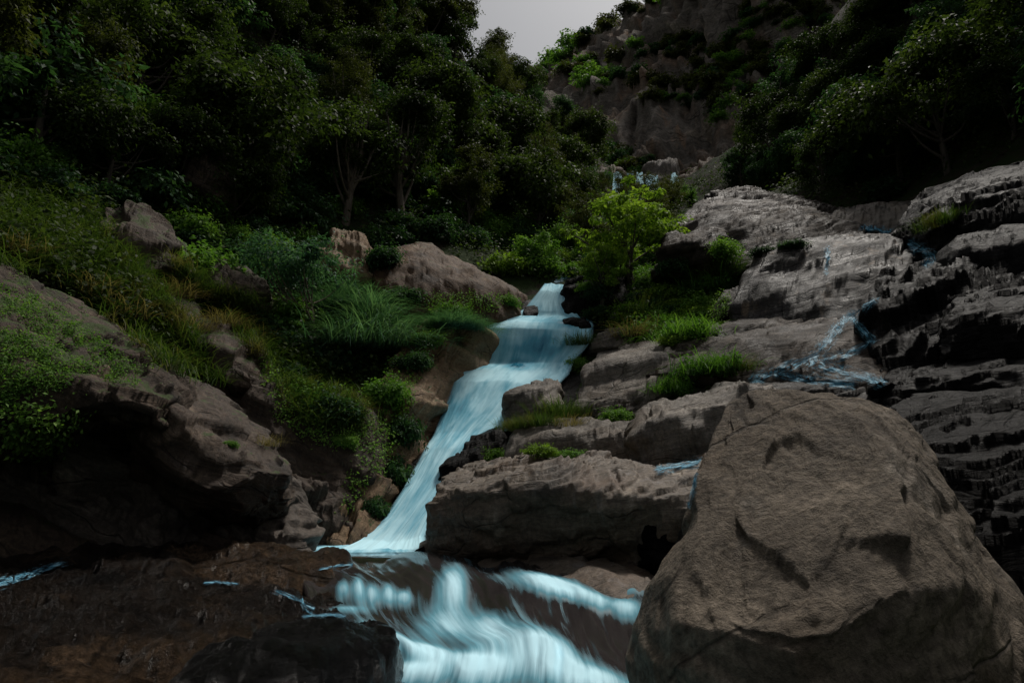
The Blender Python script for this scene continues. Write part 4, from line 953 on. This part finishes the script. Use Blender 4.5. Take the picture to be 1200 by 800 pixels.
random.seed(4)
rg = np.random.default_rng(99)
def at(px, py, fallback=None):
    h = hit(px, py)
    return h if h else None
def plant(knd, px, py, w_px, label, cat='bush', group=None, name=None, zs=None, base=.95, sink=.04):
    """a bush or tuft rooted where the pixel's ray meets the ground, w_px wide in the photograph"""
    h = at(px, py)
    if not h: return None
    zs = zs or {'tuft': 1.5, 'lush': 1.35, 'dry': 1.3}.get(knd, 1.0)
    base *= {'tuft': .6, 'lush': .72, 'dry': .55}.get(knd, 1); Y = h[0][1]; sc = w_px / FPX * Y / (2 * base)
    o = link(name or {'tuft': 'grass_tuft', 'lush': 'grass_tuft', 'dry': 'grass_tuft'}.get(knd, 'bush'), SHRUBS[knd], h[0] - np.array((0, 0, sink * sc)))
    o.scale = (sc, sc, sc * zs); o.rotation_euler = (0, 0, random.uniform(0, 6.28))
    return tag(o, label, cat, group)

# trees of the two forests, rooted on the hillside
def inside(p, poly):
    x, y = p; c = False
    for (x0, y0), (x1, y1) in zip(poly, poly[1:] + poly[:1]):
        if (y0 > y) != (y1 > y) and x < (x1 - x0) * (y - y0) / (y1 - y0) + x0: c = not c
    return c
PLACED = []
def forest(poly, step, space, kinds, labels, group, sc=(.65, 1.4), near=None):
    xs = [q[0] for q in poly]; ys = [q[1] for q in poly]
    pts = [(x + random.uniform(-.5, .5) * step, y + random.uniform(-.5, .5) * step) for y in range(int(min(ys)), int(max(ys)), step) for x in range(int(min(xs)), int(max(xs)), step)]
    random.shuffle(pts); cnt = 0
    for p in pts:
        if not inside(p, poly): continue
        h = at(*p)
        if not h or not h[2].startswith('hillside'): continue
        s = random.uniform(*sc)
        if any(np.hypot(h[0][0] - q[0], h[0][1] - q[1]) < space * s for q in PLACED): continue
        PLACED.append(h[0]); cnt += 1
        k = random.choice(kinds)
        tree(k, h[0] - np.array((0, 0, .2)), s, random.uniform(0, 6.28), labels[k], group[k] if isinstance(group, dict) else group)
    return cnt
# single trees that stand out
def hero(knd, px, py, sc, rz, label, tilt=(0, 0)):
    h = at(px, py)
    if not h: return
    PLACED.append(h[0]); tree(knd, h[0] - np.array((0, 0, .15)), sc, rz, label, tilt=tilt)
hero('bright', 742, 345, 1.3, .4, 'bright yellow-green tree above the black rock at the head of the fall')
hero('bright', 765, 312, .72, 4.4, 'light green tree leaning behind the jutting ledge')
hero('bright', 706, 352, .62, 2.1, 'small light green tree growing in front of the tall bright tree')
hero('open', 470, 262, 1.25, 1.0, 'tree with bare pale branches in the middle of the left forest')
hero('open', 405, 262, 1.1, 3.0, 'pale trunked tree above the crowning rock left of the fall')
hero('leaning', 372, 412, 1.1, .0, 'small thin-stemmed tree leaning out over the grassy left bank')
hero('round', 628, 118, 1.5, .0, 'tree standing alone against the sky at the notch of the valley')
hero('fresh', 625, 318, .62, .7, 'low rounded light green tree behind the crowning rock')
hero('fresh', 655, 300, .7, 2.7, 'soft green tree at the stream bend behind the fall head')
hero('tall', 500, 60, 1.3, .3, 'tall dark tree on the ridge at the left side of the sky gap')
hero('broad', 530, 84, 1.25, 1.3, 'spreading dark tree on the ridge just left of the sky gap')
hero('fine', 575, 105, 1.1, 2.3, 'fine leaved tree low on the ridge under the sky gap')
LAB_L = {'broad': 'broad dark leafy tree in the forest on the left slope', 'round': 'round crowned dark tree in the forest on the left slope', 'tall': 'tall olive green tree in the forest on the left slope',
         'fine': 'fine leaved olive tree in the forest on the left slope', 'deep': 'deep green low tree in the forest on the left slope', 'glossy': 'dark glossy leaved tree in the forest on the left slope', 'fresh': 'fresh green small tree in the forest on the left slope'}
GRP_L = {k: v.split(' in the')[0] + 's of the left slope' for k, v in LAB_L.items()}
LEFT = [(-160, -320), (-160, 150), (0, 205), (95, 235), (190, 235), (300, 285), (380, 285), (440, 285), (500, 285), (600, 296), (640, 290), (690, 240), (725, 214), (690, 130), (600, 60), (560, -40), (520, -320)]
nl = forest(LEFT, 20, 2.7, ['broad', 'round', 'tall', 'fine', 'deep', 'glossy', 'broad', 'round'], LAB_L, GRP_L)
LAB_R = {k: v.replace('on the left slope', 'on the right slope') for k, v in LAB_L.items()}
GRP_R = {k: v.replace('left slope', 'right slope') for k, v in GRP_L.items()}
RIGHT = [(838, 224), (875, 185), (930, 100), (990, 10), (1080, -120), (1140, -320), (1330, -320), (1330, 170), (1200, 175), (1120, 200), (1060, 225), (960, 228)]
RIGHT2 = [(850, 215), (880, 190), (960, 195), (1040, 225), (960, 228)]
nr_ = forest(RIGHT, 20, 2.6, ['broad', 'round', 'deep', 'glossy', 'broad'], LAB_R, GRP_R)  # kinds picked to read dark: leaf colour imitates the shade on this slope
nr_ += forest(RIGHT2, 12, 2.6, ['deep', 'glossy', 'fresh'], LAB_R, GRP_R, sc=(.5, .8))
MID = [(600, 300), (665, 262), (700, 232), (780, 228), (850, 222), (800, 262), (760, 300), (700, 310)]
LAB_M = {'deep': 'deep green low tree in the gully below the distant upper fall', 'fresh': 'fresh green small tree in the gully below the distant upper fall', 'fine': 'fine leaved olive tree in the gully below the distant upper fall'}
nm = forest(MID, 14, 3.6, ['deep', 'fresh', 'fine'], LAB_M, {k: v.split(' in the')[0] + 's of the gully' for k, v in LAB_M.items()}, sc=(.5, .8))
print('forest', nl, nr_, nm)
UND = {'leafy_dark': 'dark leafy shrub growing between the trunks on the left slope', 'leafy': 'mid green shrub growing between the trunks on the left slope', 'ivy': 'dark creeping shrub spread over the ground of the left slope'}
def thicket(poly, step, space, kinds, labs, suffix, sc, zs=(.8, 1.2)):
    xs = [q[0] for q in poly]; ys = [q[1] for q in poly]; got = []
    pts = [(x + random.uniform(-.5, .5) * step, y + random.uniform(-.5, .5) * step) for y in range(int(min(ys)), int(max(ys)), step) for x in range(int(min(xs)), int(max(xs)), step)]
    random.shuffle(pts)
    for p in pts:
        if not inside(p, poly): continue
        h = at(*p)
        if not h or not h[2].startswith('hillside'): continue
        s = random.uniform(*sc)
        if any(np.linalg.norm(h[0] - q) < space * s for q in got): continue
        got.append(h[0]); k = random.choice(kinds)
        o = link('bush', SHRUBS[k], h[0] - np.array((0, 0, .1 * s))); o.scale = (s, s, s * random.uniform(*zs)); o.rotation_euler = (0, 0, random.uniform(0, 6.28))
        tag(o, labs[k], 'bush', labs[k].split(' growing')[0].split(' spread')[0] + suffix)
    return len(got)
nu_ = thicket([(-60, 60), (-60, 200), (100, 240), (200, 300), (300, 420), (420, 470), (430, 330), (440, 280), (600, 300), (660, 290), (640, 180), (500, 120), (300, 60)], 17, 1.0, ['leafy_dark', 'leafy_dark', 'leafy', 'ivy'], UND, 's of the left slope', (1.2, 2.3))
URB = {k: v.replace('between the trunks on the left slope', 'on the green slope below the bright tree').replace('over the ground of the left slope', 'over the green slope below the bright tree') for k, v in UND.items()}
URB['leafy_bright'] = 'light green shrub growing on the green slope below the bright tree'
nu_ += thicket([(690, 400), (700, 330), (760, 290), (870, 260), (880, 300), (860, 350), (800, 420), (740, 410)], 12, .8, ['leafy', 'leafy_bright', 'leafy_dark', 'leafy'], URB, 's of the green slope', (.7, 1.3))
UMG = {k: v.replace('between the trunks on the left slope', 'in the stream gully behind the crowning rock').replace('over the ground of the left slope', 'over the stream gully behind the crowning rock') for k, v in UND.items()}
UMG['leafy_bright'] = 'light green shrub growing in the stream gully behind the crowning rock'
nu_ += thicket([(590, 322), (600, 270), (650, 240), (700, 230), (720, 300), (660, 330)], 10, .9, ['leafy', 'leafy_bright', 'leafy', 'leafy_dark'], UMG, 's of the stream gully', (1.0, 2.0))
print('thicket', nu_)

# shrubs on the ledges of the great cliff
cnt = 0; spots = []
CLIFF_LAB = {'far_dark': 'dark shrub clinging to a ledge of the far cliff', 'far_olive': 'olive shrub clinging to a ledge of the far cliff', 'far_green': 'pale green shrub clinging to a ledge of the far cliff'}
for i in range(2600):
    px, py = random.uniform(585, 1010), random.uniform(-60, 225)
    h = at(px, py)
    if not h or not h[2].startswith('cliff'): continue
    band = fbm(np.array([[px * .012 + py * .008, py * .02 - px * .004, 3.3]]), 3, 41)[0]
    edge = 1.0 if (px - 600) * .62 + py < 105 else 0.0
    if band + h[1][2] * .5 + edge * .6 < .36: continue
    s = random.uniform(1.1, 2.9) * h[0][1] / 130
    if any(np.linalg.norm(h[0] - q) < s * 1.0 for q in spots): continue
    spots.append(h[0]); k = random.choice(('far_dark', 'far_green', 'far_olive', 'far_olive'))
    o = link('shrub', SHRUBS[k], h[0]); o.scale = (s, s, s * random.uniform(.7, 1.2)); o.rotation_euler = (0, 0, random.uniform(0, 6.28))
    tag(o, CLIFF_LAB[k], 'shrub', CLIFF_LAB[k].split(' clinging')[0] + 's on the far cliff'); cnt += 1
    if cnt >= 290: break
print('cliff shrubs', cnt)

# bushes and tufts on the right bank
for a in (
    ('lush', 828, 345, 62, 'tall grassy clump beside the streaked rock face'), ('lush', 806, 398, 66, 'lush green clump lower down the right bank'), ('lush', 778, 388, 46, 'bright grassy clump on the slope below the bright tree'),
    ('tuft', 850, 318, 40, 'grass clump behind the top of the streaked rock face'), ('tuft', 752, 372, 52, 'dry-tipped grass patch below the bright tree'), ('dry', 742, 392, 44, 'straw coloured grass under the bright tree'),
    ('lush', 835, 440, 70, 'grass cushion on the right of the dark blocky rock'), ('lush', 790, 462, 50, 'grass cushion on top of the dark blocky rock'), ('tuft', 862, 432, 40, 'short grass at the upper end of the dark blocky rock'),
    ('tuft', 655, 484, 52, 'grass tuft above the small tan rock'), ('tuft', 632, 496, 40, 'grass tuft in front of the small tan rock'), ('tuft', 606, 500, 34, 'grass tuft at the water edge by the small tan rock'), ('tuft', 680, 402, 34, 'grass at the right lip of the main fall'),
    ('dry', 668, 498, 34, 'dry grass on the flat grey slab')):
    plant(a[0], a[1], a[2], a[3], a[4], 'grass')
for a in (
    ('leafy', 722, 492, 44, 'leafy green bush at the rear end of the flat grey slab', .9), ('leafy_bright', 634, 532, 50, 'low leafy bush on the front of the flat grey slab', .8), ('leafy', 668, 536, 44, 'second low leafy bush on the flat grey slab by the dark block', .6),
    ('leafy', 578, 538, 44, 'green bush at the water edge left of the flat grey slab', .9), ('leafy', 676, 432, 36, 'bush beside the lower right lip of the main fall', 1.1), ('leafy_dark', 700, 372, 40, 'dark bush between the black rock and the bright tree', 1),
    ('ivy', 893, 296, 40, 'creeper along the top left edge of the streaked rock face', .7), ('ivy', 930, 289, 46, 'creeper along the top of the streaked rock face', .7), ('leafy_bright', 792, 362, 40, 'bright leafy bush between the grassy clumps of the right bank', 1),
    ('leafy', 760, 340, 56, 'mid green bush under the right side of the bright tree', 1), ('leafy_dark', 790, 318, 50, 'dark bush in the hollow under the jutting ledge', .9), ('leafy', 690, 338, 34, 'bush drooping over the black rock', .7),
    ('leafy_bright', 606, 312, 46, 'low bright bush behind the crowning rock', .7), ('leafy', 638, 316, 36, 'small bush left of the stream above the fall', .9), ('ivy', 700, 345, 40, 'moss and creeper hanging down the black rock', 1.2)):
    plant(a[0], a[1], a[2], a[3], a[4], 'bush', zs=a[5])
# left bank
plant('cane', 432, 412, 118, 'large drooping blue green cane bush beside the tan rock wall', 'bush', zs=1.1, name='cane_bush', base=1.2)
plant('cane', 408, 372, 84, 'smaller cane bush behind the large drooping one', 'bush', zs=1.0, name='cane_bush', base=1.2)
plant('cane', 530, 386, 66, 'grassy cane on the rounded rock left of the fall', 'bush', zs=.6, name='cane_bush', base=1.2)
for a in (
    ('leafy_dark', 388, 490, 80, 'dark leafy bush low on the left bank above the sloping slab', .9), ('leafy', 352, 470, 66, 'green bush in the middle of the left bank', .9), ('leafy_dark', 330, 440, 60, 'dark bush beside the square layered block', .9),
    ('ivy', 462, 560, 62, 'dark creeper hanging down the foot of the tan rock wall', 1.6), ('ivy', 470, 510, 56, 'dark creeper on the middle of the tan rock wall', 1.6), ('ivy', 440, 600, 44, 'dark creeper by the foot of the main fall', 1.6),
    ('leafy_bright', 772, 352, 66, 'large bright bush right under the bright tree', .9), ('leafy_bright', 812, 372, 60, 'large bright bush above the lush green clump', .9), ('leafy', 738, 372, 60, 'wide green bush below the small light green tree', .8),
    ('leafy', 845, 300, 60, 'green bush at the upper end of the grassy slope', .9), ('leafy_bright', 790, 402, 50, 'bright bush at the lower end of the grassy slope', .8), ('leafy', 530, 372, 60, 'bush spilling over the rock left of the first step of the fall', .8), ('leafy', 452, 470, 70, 'leafy bush hanging on the left side of the tan rock wall', 1.1),
    ('leafy_dark', 448, 312, 70, 'dark bush overhanging the left end of the crowning rock', .9), ('ivy', 470, 350, 60, 'creeper hanging over the foot of the crowning rock', 1.0), ('leafy', 596, 356, 34, 'bush in the crack right of the crowning rock', .8),
    ('leafy', 500, 402, 50, 'green bush on top of the tan rock wall', .8), ('leafy_dark', 485, 430, 56, 'dark bush on the upper tan rock wall', .9), ('leafy', 402, 520, 40, 'bush at the right end of the sloping slab', .8),
    ('leafy_dark', 330, 330, 90, 'large dark bush in front of the left forest', .9), ('leafy_dark', 262, 300, 70, 'dark bush above the brown wedge of rock', .9), ('leafy_dark', 300, 385, 70, 'dark bush between the wedge and the square block', .8), ('leafy', 405, 335, 66, 'bush left of the crowning rock', .9),
    ('leafy_dark', 225, 290, 60, 'dark bush beside the leaning cracked rock face', .9), ('leafy', 270, 522, 24, 'tiny green plant in the mossy hollow of the snout shaped rock', .7)):
    plant(a[0], a[1], a[2], a[3], a[4], 'bush', zs=a[5])
for a in (('dry', 222, 385, 44, 'dry straw fringe on the square layered block'), ('dry', 262, 378, 40, 'dry straw fringe over the top of the square layered block'), ('dry', 208, 345, 44, 'dry grass on the bare rock strip of the left bank'),
          ('dry', 286, 392, 36, 'dry grass at the right corner of the square layered block'), ('dry', 150, 372, 60, 'dead brown grass in the middle of the left grass band'), ('dry', 110, 345, 56, 'dead brown grass high in the left grass band'),
          ('dry', 20, 300, 60, 'dead grass at the left edge of the picture'), ('dry', 312, 520, 30, 'dry grass under the bush of the left bank')):
    plant(a[0], a[1], a[2], a[3], a[4], 'grass')
for a in (('tuft', 1105, 262, 42, 'olive grass below the overhanging dark rock'), ('leafy_dark', 1040, 232, 70, 'dark bush at the foot of the right forest')):
    plant(a[0], a[1], a[2], a[3], a[4], 'grass' if a[0] == 'tuft' else 'bush')

# long grass of the left bank, ground cover and undergrowth: nobody could count these
def scatter(poly, n_, only=None, nz=None):
    xs = [q[0] for q in poly]; ys = [q[1] for q in poly]; out = []
    for _ in range(n_):
        p = (random.uniform(min(xs), max(xs)), random.uniform(min(ys), max(ys)))
        if not inside(p, poly): continue
        h = at(*p)
        if not h or (only and not h[2].startswith(only)) or (nz is not None and h[1][2] < nz): continue
        out.append((*h[0], *h[1]))
    return np.array(out)
def grass_field(name, polys, per, L, W, mat, rad=.16, only=None, nz=None, droop=1.2):
    S = np.concatenate([scatter(p, k, only, nz) for p, k in polys])
    rt = np.repeat(S[:, :3], per, 0) + rg.normal(size=(len(S) * per, 3)) * np.array((rad, rad, rad * .4))
    k = np.repeat(.55 + .7 * rg.random(len(S)), per)
    V, F, A = blades(rg, rt, L * k * (.6 + .6 * rg.random(len(rt))), .75 * rg.random(len(rt)), W * (.7 + .6 * rg.random(len(rt))), None, droop * (.6 + .8 * rg.random(len(rt))))
    return tag(link(name, mk_mesh(name, V, F, mat, attrs={'var': A}, smooth=False)), 'long green and straw coloured grass covering the left bank' if name == 'grass' else None, name.replace('_', ' ') if name == 'grass' else None, kind='stuff')
BAND = [(0, 205), (70, 228), (130, 292), (185, 352), (222, 392), (240, 430), (262, 470), (228, 462), (188, 446), (140, 398), (70, 350), (0, 326)]
BAND2 = [(200, 302), (250, 340), (300, 352), (350, 400), (390, 440), (425, 480), (420, 506), (370, 505), (335, 470), (300, 420), (262, 372), (215, 345)]
grass_field('grass', [([(x, y - 14) for x, y in BAND], 5200), (BAND2, 5200)], 10, .7, .020, G_GRASS, rad=.14)
def cover(name, polys, per, leaf, mat, rad=.12, only=None, nz=None, lift=.03, far=0.0, patchy=None):
    S = np.concatenate([scatter(p, k, only, nz) for p, k in polys])
    if patchy is not None: S = S[fbm(S[:, :3] * 1.6, 3, 71) > patchy]
    n_ = len(S) * per
    nr = np.repeat(S[:, 3:], per, 0); sc = np.repeat(1 + far * S[:, 1] / 30, per)
    pos = np.repeat(S[:, :3], per, 0) + rg.normal(size=(n_, 3)) * (rad * sc)[:, None] + nr * (lift + rg.random(n_) * rad)[:, None] * sc[:, None]
    nn = unit(nr * .6 + rg.normal(size=(n_, 3)) * .5 + np.array((0, 0, .6)))
    ax = rg.normal(size=(n_, 3)); ax[:, 2] -= .5; ax -= nn * np.einsum('ij,ij->i', ax, nn)[:, None]
    L = leaf * sc * (.6 + .8 * rg.random(n_))
    V, F = leaf_quads(pos, ax, nn, L, L * .55)
    var = np.clip(.5 * np.repeat(rg.random(len(S)), per) + .5 * rg.random(n_), 0, 1)
    return tag(link(name, mk_mesh(name, V, F, mat, attrs={'var': np.repeat(var, 4)}, smooth=False)), kind='stuff')
ALL_L = [(-60, -60), (-60, 330), (0, 300), (200, 420), (320, 480), (430, 560), (470, 480), (500, 380), (600, 330), (700, 330), (860, 300), (880, 200), (700, 190), (640, 100), (560, 0), (560, -60)]
cover('undergrowth', [(ALL_L, 15000), (RIGHT, 5000), ([(700, 240), (880, 200), (1050, 240), (900, 300), (700, 420)], 2500)], 11, .13, G_FOREST, rad=.22, only='hillside', far=.55)
MOSSY = [(-10, 330), (60, 352), (150, 420), (205, 470), (150, 452), (110, 455), (60, 470), (0, 480)]
cover('ground_cover', [(MOSSY, 3600), (BAND, 900)], 8, .045, G_MID, rad=.05, only='boulder', lift=.01, patchy=.0)
cover('leafy_cover', [([(0, 480), (90, 480), (60, 530), (0, 520)], 250), ([(420, 440), (500, 400), (470, 520), (400, 600), (420, 520)], 900), ([(300, 420), (430, 470), (420, 530), (330, 500)], 800),
                      ([(500, 345), (600, 345), (560, 372), (510, 392)], 500), ([(700, 380), (800, 330), (860, 350), (830, 400), (740, 400)], 1500)], 8, .08, G_MID, rad=.10)
# last year's dead leaf floating in the pool
lv, lf = leaf_quads(np.array([P(508, 660, 13.55)]) + np.array((0, 0, .03)), np.array([(1, -.9, .02)]), np.array([(0, 0, 1.)]), np.array([.30]), np.array([.13]))
lv = np.concatenate((lv, lv - np.array((0, 0, .006)))); lf = np.concatenate((lf, lf[:, ::-1] + 4, [[0, 1, 5, 4], [1, 2, 6, 5], [2, 3, 7, 6], [3, 0, 4, 7]]))
n = NT('dead leaf'); DEAD = n.out(n.add('BsdfPrincipled', {'Base Color': (.42, .36, .30, 1), 'Roughness': .6}).outputs[0])
o = link('fallen_leaf', mk_mesh('fallen_leaf', lv - lv.mean(0), lf, DEAD), lv.mean(0)); tag(o, 'pale dead leaf floating in the pool before the broad layered rock', 'leaf')
